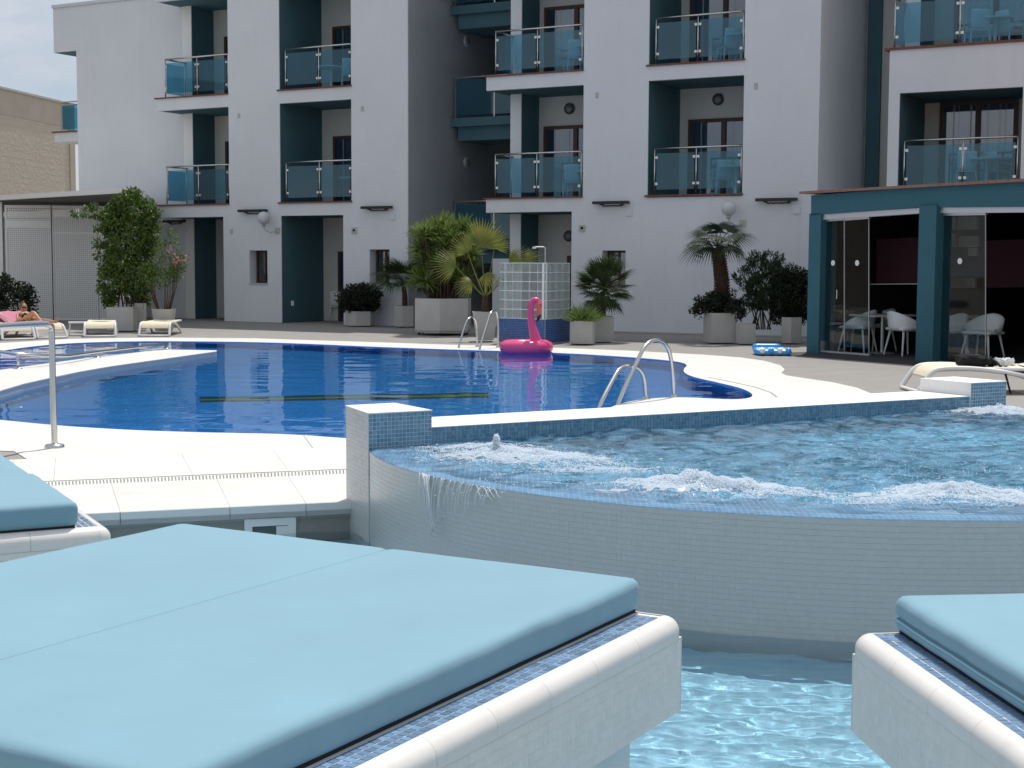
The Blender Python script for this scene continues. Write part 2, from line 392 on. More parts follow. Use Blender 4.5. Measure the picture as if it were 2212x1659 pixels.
GB = lambda x: 1049.5 + (x - 111) * (1025.0 - 1049.5) / (713 - 111)
A_ = Vector((-.986, 8.74, 0)); B_ = Vector((-.81, 8.29, 0)); FR = Vector((3.67, 10.9, 0))
Ed = (FR - B_).normalized(); En = Vector((-Ed.y, Ed.x, 0))              # along the back wall of the raised pool, and to its rear
far = gp(W_px)
far = [far[0]] + [q for i in range(1, len(far)) for q in (far[i - 1] * .25 + far[i] * .75, far[i])]
outerW = far + [FR + En * .45 + Ed * -.1, B_ + En * .45 + Ed * .1, G(760, J1(760)), G(392, 980), G(122, J1(122)), G(60, J1(60) + 1), G(30, 974), G(-330, 966), G(-700, 940)]
w = MB(); w.slab(outerW, [POOL], -.004, 0.0)
deck = struct('white_deck', w, M['deck'], caus='r')
# paved terrace under and round it, cut away for the pools
t = MB()
tout = [Vector(p) for p in ((-70, 75, 0), (70, 75, 0), (70, 12.5, 0))] + [FR + Ed * .3 + En * .2, B_ + En * .3 + Ed * .2, G(760, ED(760)) + Vector((0, .03, 0)), G(185, ED(185)) + Vector((0, .03, 0)), G(-900, ED(-900)) + Vector((0, .03, 0)), Vector((-70, 4.5, 0))]
t.slab(tout, [POOL], -.5, -.006)
struct('terrace', t, M['pave'])
# slabs of the near deck
def slabs(xs, f0, f1, m, parent, gap=.35):
    for i in range(len(xs) - 1):
        x0, x1 = xs[i][0], xs[i + 1][0]; b0, b1 = xs[i][1], xs[i + 1][1]
        q = [G(x0 + gap, f0(x0)), G(x1 - gap, f0(x1)), G(b1 - gap, f1(b1) - .7), G(b0 + gap, f1(b0) - .7)]
        s = MB(); s.prism([p + Vector((0, 0, -.04)) for p in q], (0, 0, .041)); obj('slab', s, m, parent)
J1s = lambda x: J1(x) + .5
slabs([(-700, -760), (-260, -290), (30, 25), (120, 116), (392, 416.5), (590, 624), (770, 800)], J1s, GT, M['deck'], deck)
slabs([(-760, -900), (-330, -360), (-40, -50), (240, 259.5), (468, 496.5), (622, 661), (790, 830)], GB, ED, M['deck'], deck)
# narrow joint across the rim of the pool
j = MB(); q = [G(654, 939.3), G(655.6, 939.3), G(676.4, 968), G(674.6, 968)]; j.prism([p + Vector((0, 0, .001)) for p in q], (0, 0, .002)); obj('joint', j, M['grout'], deck)
# coping line round the right lobe
cp = [G(x, y) + Vector((0, 0, .0012)) for x, y in ((1530, 815), (1570, 823), (1630, 836), (1665, 848), (1678, 858))]
cpl = MB()
for a, b in zip(cp, cp[1:]):
    n = Vector((-(b - a).y, (b - a).x, 0)).normalized() * .012; cpl.prism([a - n, b - n, b + n, a + n], (0, 0, .002))
obj('joint', cpl, M['grout'], deck)
# bed under the slabs
s = MB(); s.prism([p + Vector((0, 0, -.09)) for p in (G(-900, J1(-900) - 4), G(780, J1(780) - 4), G(850, ED(850) - 1.5), G(-900, ED(-900) - 1.5))], (0, 0, .045)); struct('screed', s, M['grout'])
# grate of the overflow channel
gr = thing('drain_grate', 'white slatted overflow grate set in the white deck in front of the pool', 'grate')
s = MB()
for i in range(220):
    x = -700 + i * 7.4
    if x > 775: break
    a0, a1 = G(x, GT(x) + .5), G(x + 3.9, GT(x + 3.9) + .5); b0, b1 = G(x + 1, GB(x + 1) - .9), G(x + 4.9, GB(x + 4.9) - .9)
    s.prism([p + Vector((0, 0, -.022)) for p in (a0, a1, b1, b0)], (0, 0, .021))
o = obj('slat', s, M['whitepl'], gr, kind='stuff')
for f0, nm in ((GT, 0), (GB, 1)):
    s = MB(); o0 = .1 if nm == 0 else -1.0
    s.prism([p + Vector((0, 0, -.024)) for p in (G(-700, f0(-700) + o0), G(775, f0(775) + o0), G(775, f0(775) + o0 + .8), G(-700, f0(-700) + o0 + .8))], (0, 0, .022)); obj('edge_rail', s, M['whitepl'], gr)
s = MB(); s.prism([p + Vector((0, 0, -.044)) for p in (G(-700, GT(-700)), G(775, GT(775)), G(775, GB(775)), G(-700, GB(-700)))], (0, 0, .012)); obj('channel', s, mat('dark_channel', (.05, .05, .05), .8), gr)
# stone edge of the deck above the lower pool, and the wall under it
def edge_pt(x, dz=0.0): 
    p = G(x, ED(x)); p.z += dz; return p
ex = [(-900), (-360), (-50), 259.5, 496.5, 661, 840]
dn = Vector((0, 1, 0))
ew = MB(); pa, pb = edge_pt(-900), edge_pt(860); on = Vector((pb - pa)); on = Vector((on.y, -on.x, 0)).normalized()          # towards the viewer
ew.prism([pa - on * .03 + Vector((0, 0, -.6)), pb - on * .03 + Vector((0, 0, -.6)), pb - on * .33 + Vector((0, 0, -.6)), pa - on * .33 + Vector((0, 0, -.6))], (0, 0, .52))
dw = struct('pool_wall', ew, tilemat('pale_wall_mosaic', (.74, .76, .75), (.78, .79, .78), (.66, .68, .67), .025, .35), caus='r')
for a, b in zip(ex, ex[1:]):
    p, q = edge_pt(a), edge_pt(b); d = (q - p).normalized() * .002
    s = MB(); s.prism([p + d + Vector((0, 0, -.072)), q - d + Vector((0, 0, -.072)), q - d - on * .30 + Vector((0, 0, -.072)), p + d - on * .30 + Vector((0, 0, -.072))], (0, 0, .030)); 
    s2 = MB(); s2.prism([p + d + Vector((0, 0, -.072)) , q - d + Vector((0, 0, -.072)), q - d - on * .012 + Vector((0, 0, -.072)), p + d - on * .012 + Vector((0, 0, -.072))], (0, 0, .072)); s.add(s2.v, s2.f)
    joinlast(s, lambda v: v + on * .003)
    obj('edge_stone', s, M['fascia'], dw)
# skimmer box in that wall
def onwall(x, y, off=0.0):
    r = ray(x, y); p0 = pa + on * (-.03 + off); tt = (p0 - CAM).dot(on) / r.dot(on); return CAM + r * tt
sk = thing('skimmer', 'white framed skimmer opening in the shaded wall below the white deck', 'skimmer', tuple(onwall(582, 1150)))
u_ = (pb - pa).normalized(); c0 = onwall(527, 1121); c1 = onwall(638, 1115.5); ln = (c1 - c0).dot(u_); zt = (c0.z + c1.z) / 2
def wbox(u0, u1, z0, z1, t0, t1):
    s = MB(); b0 = c0.copy(); b0.z = 0
    P = lambda u, z, t: b0 + u_ * u + on * t + Vector((0, 0, z))
    s.hexa([P(u0, z0, t0), P(u1, z0, t0), P(u1, z0, t1), P(u0, z0, t1), P(u0, z1, t0), P(u1, z1, t0), P(u1, z1, t1), P(u0, z1, t1)]); return s
f = MB()
for q in (wbox(0, ln, zt - .045, zt, 0, .02), wbox(0, .045, zt - .24, zt - .045, 0, .02), wbox(ln - .045, ln, zt - .24, zt - .045, 0, .02), wbox(0, ln, zt - .28, zt - .24, 0, .02)): f.add(q.v, q.f)
obj('frame', f, M['whitepl'], sk); obj('opening', wbox(.045, ln - .045, zt - .24, zt - .045, 0, .004), mat('skimmer_dark', (.10, .12, .12), .6), sk)
obj('flap', wbox(ln * .62, ln - .045, zt - .24, zt - .05, .004, .012), M['whitepl'], sk)

# pool basin
IN = offset_poly(POOL, -.012)
b = MB(); n = len(IN)
b.add([(p.x, p.y, -.004) for p in IN] + [(p.x, p.y, -1.25) for p in IN], [(i, (i + 1) % n, (i + 1) % n + n, i + n) for i in range(n)])
b.slab(offset_poly(POOL, .3), [], -1.3, -1.2)
struct('pool_basin', b, M['poolfloor'], caus='r')
def ripple(x, y, amp, s, seed=0.0):
    return amp * (noise.noise(Vector((x * s * .8, y * s * 1.25, seed))) + .45 * noise.noise(Vector((x * s * 2.1, y * s * 3.0, seed + 5))) + .2 * noise.noise(Vector((x * s * 5, y * s * 7, seed + 9))))
def sheet(x0, x1, y0, y1, step, z, fn, keep):
    nx = int((x1 - x0) / step); ny = int((y1 - y0) / step); s = MB(); k = {}
    kk = [[keep(x0 + i * step, y0 + j * step) for i in range(nx + 1)] for j in range(ny + 1)]
    for jj in range(ny):
        for i in range(nx):
            if kk[jj][i] or kk[jj][i + 1] or kk[jj + 1][i] or kk[jj + 1][i + 1]:
                q = []
                for (a, c) in ((i, jj), (i + 1, jj), (i + 1, jj + 1), (i, jj + 1)):
                    if (a, c) not in k:
                        k[(a, c)] = len(s.v); x = x0 + a * step; y = y0 + c * step; s.v.append((x, y, z + fn(x, y)))
                    q.append(k[(a, c)])
                s.f.append(tuple(q))
    return s
xs = [p.x for p in POOL]; ys = [p.y for p in POOL]
s = sheet(min(xs), max(xs), min(ys), max(ys), .062, -.015, lambda x, y: ripple(x, y, .0040, 1.7, 1) + ripple(x, y, .0011, 7.0, 31), lambda x, y: inside((x, y), POOL))
struct('pool_water', s, M['water'], smooth=True, caus='c')
# dark and green marking on the pool floor
lm = thing('lane_marking', 'dark tiled line with a green edge on the floor of the blue pool', 'pool marking', tuple(G(740, 862, -.015) + Vector((0, 1.2, -1.18))))
def onfloor(x, y):                    # bend the sight line at the water surface
    p = G(x, y, -.015); d = ray(x, y).normalized(); h = Vector((d.x, d.y, 0)); k = h.length / 1.33; d2 = h.normalized() * k; c = math.sqrt(1 - k * k)
    return p + d2 * (1.18 / c)
for nm, (y0a, y0b, y1a, y1b), mc, zz in (('dark_band', (857, 848.5, 868.5, 858.5), (.010, .035, .10), .006), ('green_line', (862.5, 851.5, 865.5, 854.5), (.10, .30, .10), .010), ('brown_line', (866, 855.5, 868.8, 859), (.05, .045, .04), .010)):
    q = [onfloor(430, y0a), onfloor(1055, y0b), onfloor(1055, y1b), onfloor(430, y1a)]
    s = MB(); s.prism([Vector((p.x, p.y, -1.2)) for p in q], (0, 0, zz)); obj(nm, s, mat(nm, mc, .6), lm, caus='r')

# white walkway that divides the pool
IZ = .065
up = [(-260, 858), (-120, 820), (0, 799), (50, 792), (124, 782), (216, 769.5), (300, 760), (364.6, 755), (468.5, 756.5)]
lo = [(467, 759), (380, 771.3), (310, 781), (233, 792), (170, 803), (106, 816.4), (50, 829), (0, 844), (-120, 885), (-260, 935)]
isl = gp(up, IZ) + gp(lo, IZ)
s = MB(); s.slab(isl, [], IZ - .014, IZ); o = struct('walkway', s, M['deck'])
s = MB(); s.slab(offset_poly(isl, -.006), [], -1.2, IZ - .014); obj('side_wall', s, mat('walkway_side', (.52, .55, .55), .5, var=.05), o, caus='r')
rl = thing('low_handrail', 'low polished steel handrail bent along the white walkway between the two pools', 'handrail', tuple(G(39, 796.7, IZ)))
pts = [(-170, 752, .25), (0, 759.4, .25), (39, 765.3, .245), (95, 768.3, .20), (147.6, 769.2, .16), (185, 764, .15), (217, 759.5, .14), (290, 751, .138), (352, 744.2, .135)]
pts = [G(x, y, z) for x, y, z in pts]; e = G(359.4, 753.3, IZ)
s = MB(); s.tube(pts + [pts[-1] * .6 + Vector((e.x, e.y, .12)) * .4, Vector((e.x, e.y, .11)), e], .022, 10); obj('rail', s, M['steel'], rl, smooth=True)
for (x, y, zt) in ((39, 796.7, .245), (210, 772.4, .142)):
    b0 = G(x, y, IZ); s = MB(); s.tube([b0, (b0.x, b0.y, zt)], .016, 10); obj('post', s, M['steel'], rl, smooth=True)
    s = MB(); s.lathe([(.001, .012), (.05, .010), (.055, 0)], b0, 20); obj('flange', s, M['steel'], rl, smooth=True)
s = MB(); s.lathe([(.001, .012), (.05, .010), (.055, 0)], e, 20); obj('flange', s, M['steel'], rl, smooth=True)

# steps down into the water at the left edge
st = MB(); q = gp([(-330, 967.5), (30, 975.5), (59, 990.2), (-330, 1003)]); st.slab(q, [], -.3, -.045); struct('foot_bath', st, tilemat('foot_bath_mosaic', (.12, .24, .40), (.16, .28, .44), (.5, .55, .6), .025))
# ------------------------------------------------------------------ lower pool
WL = -.18
s = MB(); s.add([(-9, -3, -.45), (9, -3, -.45), (9, 12, -.45), (-9, 12, -.45)], [(0, 1, 2, 3)]); struct('lower_pool_floor', s, M['lowfloor'], caus='r')
CC = Vector((1.9, 8.83, 0)); CR = 2.76
def lowkeep(x, y):
    return (Vector((x, y, 0)) - CC).length > CR - .1 and y < 8.95 + (x + .9) * .03 and not (y > 8.5 and x > -.9)
FX0, FX1, FY0, FY1 = -.3, 2.4, 2.9, 6.8
lowz = lambda x, y: ripple(x, y, .007, 2.4, 3) + ripple(x + y * .35, y, .0095, 6.0, 8)
s = sheet(-4.2, 5.2, 2.0, 9.0, .05, WL, lowz, lambda x, y: lowkeep(x, y) and not (FX0 + .06 < x < FX1 - .06 and FY0 + .06 < y < FY1 - .06))
struct('lower_pool_water', s, M['water2'], smooth=True, caus='c')
s = sheet(FX0, FX1, FY0, FY1, .0155, WL, lowz, lowkeep)
struct('lower_pool_water', s, M['water2'], smooth=True, caus='c')
s = MB(); s.box(-12, 12, -12, 1.7, -.5, 0); struct('near_deck', s, mat('dark_near_paving', (.30, .29, .27), .85))
# ------------------------------------------------------------------ raised whirlpool
tub = thing('whirlpool', 'raised round whirlpool with white mosaic wall and blue tiled rim, water spilling over it', 'whirlpool', (1.9, 8.6, -.45))
ZW, ZR, ZC, ZB = .369, .345, .4635, .56
angB = math.atan2(B_.y - CC.y, B_.x - CC.x) % (2 * math.pi); angF = math.atan2(FR.y - CC.y, FR.x - CC.x) + 2 * math.pi
def arc(r, a0, a1, n, z=0.0): return [CC + Vector((r * math.cos(a0 + (a1 - a0) * i / n), r * math.sin(a0 + (a1 - a0) * i / n), z)) for i in range(n + 1)]
outer = arc(CR - .0006, angB - .06, angF + .06, 150); inner = arc(CR - .32, angB - .03, angF + .03, 120)
s = MB(); n = len(outer)
vs = [(p.x, p.y, -.45) for p in outer] + [(p.x, p.y, ZR) for p in outer]; s.add(vs, [(i, i + 1, i + 1 + n, i + n) for i in range(n - 1)])
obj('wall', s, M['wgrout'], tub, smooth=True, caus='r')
led = arc(CR - .001, angB - .06, angF + .06, 150, ZR); li = arc(CR - .32, angB - .06, angF + .06, 150, ZR)
s = MB(); s.add(led + li + [p + Vector((0, 0, -.6)) for p in li], [(i, i + n, i + 1 + n, i + 1) for i in range(n - 1)] + [(i + n, i + 2 * n, i + 1 + 2 * n, i + 1 + n) for i in range(n - 1)])
obj('ledge', s, tilemat('rim_mosaic', (.14, .30, .50), (.20, .38, .60), (.50, .60, .68), .026), tub, caus='r')
s = MB(); s.add([CC + Vector((0, 0, -.2))] + [Vector((p.x, p.y, -.2)) for p in arc(CR - .3, 0, 2 * math.pi, 90)], [(0, i + 1, i + 2) for i in range(90)]); obj('floor', s, M['tubfloor'], tub, caus='r')
def mosaic(mb, fn, nu, nv, gap=.045, th=.0012, tilt=.0007, rnd=random, row=0.0, gu=None):
    gu = gap if gu is None else gu
    for i in range(nu):
        for jv in range(nv):
            cs = []; lo_ = []
            for (a, c) in ((i + gu, jv + gap), (i + 1 - gu, jv + gap), (i + 1 - gu, jv + 1 - gap), (i + gu, jv + 1 - gap)):
                p, nn = fn(a, c); lo_.append(p); cs.append(p + nn * (th + rnd.uniform(-tilt, tilt) * .5 + .0))
            tl = rnd.uniform(-tilt, tilt); tv = rnd.uniform(-tilt, tilt) - row
            p, nn = fn(i + .5, jv + .5)
            cs[0] += nn * (tl + tv); cs[1] += nn * (-tl + tv); cs[2] += nn * (-tl - tv); cs[3] += nn * (tl - tv)
            mb.add(cs + lo_, [(0, 1, 2, 3), (0, 4, 5, 1), (1, 5, 6, 2), (2, 6, 7, 3), (3, 7, 4, 0)])
T = .025
aT = T / CR
def wfn(u, v):
    a = angB + .004 + u * aT; d = Vector((math.cos(a), math.sin(a), 0)); return CC + d * CR + Vector((0, 0, ZR - v * T)), d
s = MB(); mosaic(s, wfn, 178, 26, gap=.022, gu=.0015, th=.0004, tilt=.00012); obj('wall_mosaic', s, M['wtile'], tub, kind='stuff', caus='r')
# back wall and its two end blocks
def bbox(u0, u1, t0, t1, z0, z1):
    s = MB(); P = lambda u, t, z: Vector((B_.x, B_.y, 0)) + Ed * u + En * t + Vector((0, 0, z))
    s.hexa([P(u0, t0, z0), P(u1, t0, z0), P(u1, t1, z0), P(u0, t1, z0), P(u0, t0, z1), P(u1, t0, z1), P(u1, t1, z1), P(u0, t1, z1)]); return s
LB = (FR - B_).length
AB = (A_ - B_); ABl = AB.length; ABd = AB.normalized(); ABn = Vector((-ABd.y, ABd.x, 0))       # outward normal of the left side
if ABn.x > 0: ABn = -ABn
c2 = B_ + Ed * .40
blk = [B_, c2, c2 + En * .5, B_ + ABd * (ABl + .01)]
s = MB(); s.prism([Vector((p.x, p.y, -.5)) for p in blk], (0, 0, ZB + .5 - .003)); obj('end_block', s, M['wgrout'], tub)
s = MB(); s.prism([Vector((p.x, p.y, ZB - .003)) for p in (B_ - ABn * .0 + ABn * .003 - En * .003, c2 - En * .003 + Ed * .003, c2 + En * .5 + Ed * .003, B_ + ABd * (ABl + .012) + ABn * .003)], (0, 0, .006)); obj('block_cap', s, M['render'], tub)
obj('back_wall', bbox(.40, LB - .37, .002, .5, -.5, ZC - .004), M['bgrout'], tub)
obj('wall_cap', bbox(.4, LB - .365, -.003, .503, ZC - .004, ZC), M['render'], tub)
obj('end_block', bbox(LB - .37, LB, .001, .5, -.5, ZB - .004), M['render'], tub); obj('mosaic_bed', bbox(LB - .369, LB - .001, -.0006, .0, -.5, ZB - .005), M['bgrout'], tub); obj('mosaic_bed', bbox(.001, .399, -.0006, .0, -.5, ZB - .005), M['bgrout'], tub)
obj('block_cap', bbox(LB - .373, LB + .003, -.003, .503, ZB - .004, ZB), M['render'], tub)
s = MB(); mosaic(s, lambda u, v: (B_ + Ed * (u * .02353) + Vector((0, 0, ZB - .004 - v * .0235)), -En), 17, 15, gap=.07, th=.0010, tilt=.0002)
mosaic(s, lambda u, v: (B_ + Ed * (.402 + u * T) + Vector((0, 0, ZC - .005 - v * T)), -En), int((LB - .775) / T), 12, gap=.07, th=.0022, tilt=.0003)
mosaic(s, lambda u, v: (B_ + Ed * (LB - .37 + u * .0246) + Vector((0, 0, ZB - .005 - v * T)), -En), 15, 15, gap=.07, th=.0010, tilt=.0003)
obj('blue_wall_mosaic', s, M['btile'], tub, kind='stuff', caus='r')
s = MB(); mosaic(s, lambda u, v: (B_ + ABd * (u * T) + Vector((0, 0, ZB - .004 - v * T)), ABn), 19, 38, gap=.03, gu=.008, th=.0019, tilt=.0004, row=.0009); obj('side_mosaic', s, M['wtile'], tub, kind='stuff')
# whirlpool water: polar sheet that thins out over the rim
JETS = [G(1100, 975, ZW), G(1190, 1000, ZW), G(1500, 1052, ZW), G(1590, 1062, ZW), G(2060, 1072, ZW), G(2150, 893, ZW)]
def tubz(x, y):
    r = (Vector((x, y, 0)) - CC).length; edge = max(0.0, min(1.0, (CR - r) / .34)); k = .12 + .88 * edge ** 1.3
    z = ripple(x, y, .024, 3.0, 2) + ripple(x + .4 * y, y, .009, 9.0, 12)
    for jp in JETS:
        d2 = (x - jp.x) ** 2 + (y - jp.y) ** 2
        z += .020 * math.exp(-d2 / .06) * (1 + 1.2 * noise.noise(Vector((x * 16, y * 16, 1)))) 
    z = z * k
    lip = max(0.0, 1 - (CR - r) / .05); return ZW - .008 * (1 - edge) + z - .010 * lip ** 2
s = MB(); NR, NA = 108, 560; keepf = []
for i in range(NR + 1):
    r = CR + .004 - (i / NR) ** 1.0 * 2.70
    for a in range(NA):
        th = 2 * math.pi * a / NA; p = CC + Vector((r * math.cos(th), r * math.sin(th), 0)); s.v.append((p.x, p.y, tubz(p.x, p.y)))
def infront(i): 
    p = Vector(s.v[i]) - B_; return p.x * En.x + p.y * En.y < .02
for i in range(NR):
    for a in range(NA):
        q = (i * NA + a, i * NA + (a + 1) % NA, (i + 1) * NA + (a + 1) % NA, (i + 1) * NA + a)
        if any(infront(k) for k in q): s.f.append(q)
s.v.append((CC.x, CC.y, ZW)); c_ = len(s.v) - 1
for a in range(NA): s.f.append((NR * NA + a, NR * NA + (a + 1) % NA, c_))
aer = watermat('aerated_water', (.92, .98, 1.0)); _nt = aer.node_tree; _g = [q for q in _nt.nodes if q.type == 'BSDF_GLASS'][0]; _o = [q for q in _nt.nodes if q.type == 'OUTPUT_MATERIAL'][0]
_d = _nt.nodes.new('ShaderNodeBsdfDiffuse'); _d.inputs[0].default_value = (.30, .55, .78, 1); _m = _nt.nodes.new('ShaderNodeMixShader')
_tc = _nt.nodes.new('ShaderNodeTexCoord'); _n = _nt.nodes.new('ShaderNodeTexNoise'); _n.inputs['Scale'].default_value = 5.5; _n.inputs['Detail'].default_value = 7; _n.inputs['Distortion'].default_value = .8
_r = _nt.nodes.new('ShaderNodeMapRange'); _r.inputs['From Min'].default_value = .40; _r.inputs['From Max'].default_value = .66; _r.inputs['To Min'].default_value = .02; _r.inputs['To Max'].default_value = .30
_nt.links.new(_tc.outputs['Object'], _n.inputs['Vector']); _nt.links.new(_n.outputs['Fac'], _r.inputs[0]); _nt.links.new(_r.outputs[0], _m.inputs[0])
_nt.links.new(_g.outputs[0], _m.inputs[1]); _nt.links.new(_d.outputs[0], _m.inputs[2]); _nt.links.new(_m.outputs[0], _o.inputs[0])
struct('whirlpool_water', s, aer, smooth=True, caus='c')
# white froth lying in the water round the jets
fr = MB(); vv = s.v
for f in s.f:
    c_x = sum(vv[i][0] for i in f) / len(f); c_y = sum(vv[i][1] for i in f) / len(f); dens = 0
    for jp, sx_, sy_ in [(G(a_, b_2, ZW), c_, d_2) for a_, b_2, c_, d_2 in ((1130, 990, .42, .13), (1530, 1057, .36, .12), (2070, 1073, .40, .13), (2165, 890, .30, .25))] if len(f) == 4 else []:
        dens += math.exp(-((c_x - jp.x) / sx_) ** 2 - ((c_y - jp.y) / sy_) ** 2)
    if dens > .04 and dens * 1.15 + .55 * noise.noise(Vector((c_x * 13, c_y * 13, 3))) + .35 * noise.noise(Vector((c_x * 34, c_y * 34, 8))) > .42:
        fr.add([(vv[i][0], vv[i][1], vv[i][2] + .003 + .006 * dens * (1 + noise.noise(Vector((vv[i][0] * 30, vv[i][1] * 30, 2))))) for i in f], [tuple(range(len(f)))])
# foam over the jets: heaps of small bubbles
fm, nt, bb = new_mat('white_foam'); bb.inputs['Base Color'].default_value = (.86, .91, .95, 1); bb.inputs['Roughness'].default_value = .15
tr_ = nt.nodes.new('ShaderNodeBsdfTranslucent'); tr_.inputs[0].default_value = (.92, .96, 1, 1); ms_ = nt.nodes.new('ShaderNodeMixShader'); ms_.inputs[0].default_value = .5
nt.links.new(bb.outputs[0], ms_.inputs[1]); nt.links.new(tr_.outputs[0], ms_.inputs[2]); nt.links.new(ms_.outputs[0], [q for q in nt.nodes if q.type == 'OUTPUT_MATERIAL'][0].inputs[0])
ico = [Vector(v) for v in ((0, 0, -1), (1, 0, 0), (0, 1, 0), (-1, 0, 0), (0, -1, 0), (0, 0, 1))]
icof = [(0, 2, 1), (0, 3, 2), (0, 4, 3), (0, 1, 4), (5, 1, 2), (5, 2, 3), (5, 3, 4), (5, 4, 1)]
def bub(mb, p, r): 
    k = random.uniform(.5, .9)
    ca, sa = random.random() * r, 0; ca = random.uniform(0, 1.5); cc, ss = math.cos(ca) * r, math.sin(ca) * r
    mb.add([p + Vector((v.x * cc - v.y * ss, v.x * ss + v.y * cc, v.z * r * k)) for v in ico], icof)
def heap(mb, cx, cyy, sx, sy, hgt, n, spike=0.0, dirx=0.0, rr=(.0014, .0046)):
    n = int(n * 1.5)
    c = G(cx, cyy, ZW)
    for _ in range(n):
        x = random.gauss(0, sx); y = random.gauss(0, sy)
        x += dirx * y
        X, Y = c.x + x, c.y + y
        if (Vector((X, Y, 0)) - CC).length > CR - .06: continue
        if (Vector((X, Y, 0)) - B_).dot(En) > -.02: continue
        m = noise.noise(Vector((X * 9, Y * 9, 4))) * .5 + .5
        h = .88 * hgt * math.exp(-(x / sx) ** 2 * .6 - (y / sy) ** 2 * .6) * (.25 + m) * random.random() ** .6
        if spike and random.random() < .10: 
            x2 = random.gauss(0, .012); hh = random.random(); X = c.x - .12 + x2 * (1.4 - hh); Y = c.y + random.gauss(0, .012); h = .015 + spike * hh
        bub(mb, Vector((X, Y, tubz(X, Y) + h)), random.uniform(*rr) * (1.5 if random.random() < .06 else 1))
foam = MB()
for cx_, cy_, sx_, sy_, h_, n_, sp_ in ((1120, 985, .20, .09, .050, 6500, .085), (1040, 968, .18, .07, .014, 1800, 0), (1200, 1002, .20, .08, .030, 2600, 0), (1290, 1015, .20, .07, .014, 1300, 0),
        (1480, 1052, .13, .075, .060, 4200, 0), (1590, 1060, .15, .07, .050, 3600, 0), (1400, 1045, .14, .06, .016, 1000, 0), (1700, 1070, .16, .05, .014, 900, 0),
        (2070, 1072, .17, .08, .066, 6500, 0), (1950, 1080, .15, .06, .022, 1600, 0), (2190, 1080, .16, .07, .035, 2600, 0), (2165, 890, .18, .16, .035, 2600, 0), (1010, 975, .10, .03, .01, 500, 0)):
    heap(foam, cx_, cy_, sx_, sy_, h_, n_, spike=sp_)
# sun glints on the water, put in as tiny white bubbles
for _ in range(2600):
    px_, py_ = random.uniform(900, 2212), random.triangular(925, 1100, 1030)
    p = G(px_, py_, ZW)
    if (p.xy - CC.xy).length > CR - .05 or (p - B_).dot(En) > -.05: continue
    if noise.noise(Vector((p.x * 2.2, p.y * 2.2, 7))) < -.05: continue
    bub(foam, Vector((p.x, p.y, tubz(p.x, p.y) + .002)), random.uniform(.0015, .0036))
o = obj('froth', fr, fm); o['kind'] = 'stuff'; o['label'] = 'white froth spreading round the whirlpool jets'; o['category'] = 'froth'
o = obj('foam', foam, fm); o['kind'] = 'stuff'; o['label'] = 'white bubbling foam over the whirlpool jets, with white specks standing for sun glints'; o['category'] = 'foam'
# thin sheets of water running over the rim
wf = MB()
def strand(x0, y0, x1, y1, r, out=.03, wig=.0025):
    a = math.atan2(G(x0, y0, ZR).y - CC.y, G(x0, y0, ZR).x - CC.x); d = Vector((math.cos(a), math.sin(a), 0)); p0 = CC + d * (CR + .006) + Vector((0, 0, ZR + .004))
    r1 = ray(x1, y1); 
    # end point on a cylinder slightly outside the wall
    best = None
    for k in range(200):
        t_ = (5.5 + k * .02) / r1.y; q = CAM + r1 * t_
        if ((q - CC).xy.length) < CR + out: best = q; break
    if best is None: return
    n = 14; ptsl = []
    for i in range(n + 1):
        u = i / n; zz = p0.z + (best.z - p0.z) * u ** 1.3; xy = p0.lerp(best, u ** .75)
        dd = (Vector((xy.x, xy.y, 0)) - Vector((CC.x, CC.y, 0))).normalized()
        rad_ = CR + .006 + out * math.sin(min(1, u * 1.2) * math.pi / 2)
        q = CC + dd * rad_; ptsl.append(Vector((q.x + random.uniform(-wig, wig), q.y, zz)))
    wf.tube(ptsl, r, 5, r2=r * .5)
for i in range(22):
    x0 = 938 + i * 7 + random.uniform(-4, 4); y0 = 1022 + (x0 - 938) * .22
    ln_ = random.uniform(.75, 1.05) * (1 - i / 30); strand(x0, y0, x0 - (20 + (x0 - 938) * .55) * ln_ + random.uniform(-6, 6), y0 + 128 * ln_, random.uniform(.0018, .0048))
strand(940, 1023, 930, 1085, .006); strand(936, 1023, 928, 1120, .004, .035); strand(944, 1024, 938, 1150, .0045, .04); strand(946, 1024, 945, 1145, .0035, .05); strand(950, 1025, 934, 1110, .004)
for i in range(4): x0 = 1060 + i * 13 + random.uniform(-5, 5); strand(x0, 1046 + i * 1.9, x0 - 8, 1075 + random.uniform(0, 30), .0025)
for _ in range(110):
    if random.random() < .6: x, y = random.gauss(942, 7), random.gauss(1142, 9)
    else: x = random.uniform(930, 1090); y = 1040 + random.random() * 110 * (1 - (x - 930) / 200)
    r1 = ray(x, y)
    for k in range(200):
        q = CAM + r1 * ((5.5 + k * .02) / r1.y)
        if (q - CC).xy.length < CR + .045: bub(wf, q, random.uniform(.002, .006)); break
wm = watermat('falling_water', (1, 1, 1), rough=.05)
_nt = wm.node_tree; _g = [q for q in _nt.nodes if q.type == 'BSDF_GLASS'][0]; _o = [q for q in _nt.nodes if q.type == 'OUTPUT_MATERIAL'][0]
_d = _nt.nodes.new('ShaderNodeBsdfDiffuse'); _d.inputs[0].default_value = (.8, .86, .9, 1); _m = _nt.nodes.new('ShaderNodeMixShader'); _m.inputs[0].default_value = .7
_nt.links.new(_g.outputs[0], _m.inputs[1]); _nt.links.new(_d.outputs[0], _m.inputs[2]); _nt.links.new(_m.outputs[0], _o.inputs[0])
o = obj('overflow_water', wf, wm, smooth=True); o['kind'] = 'stuff'; o['label'] = 'thin strands of water spilling over the whirlpool rim'; o['category'] = 'spilling water'

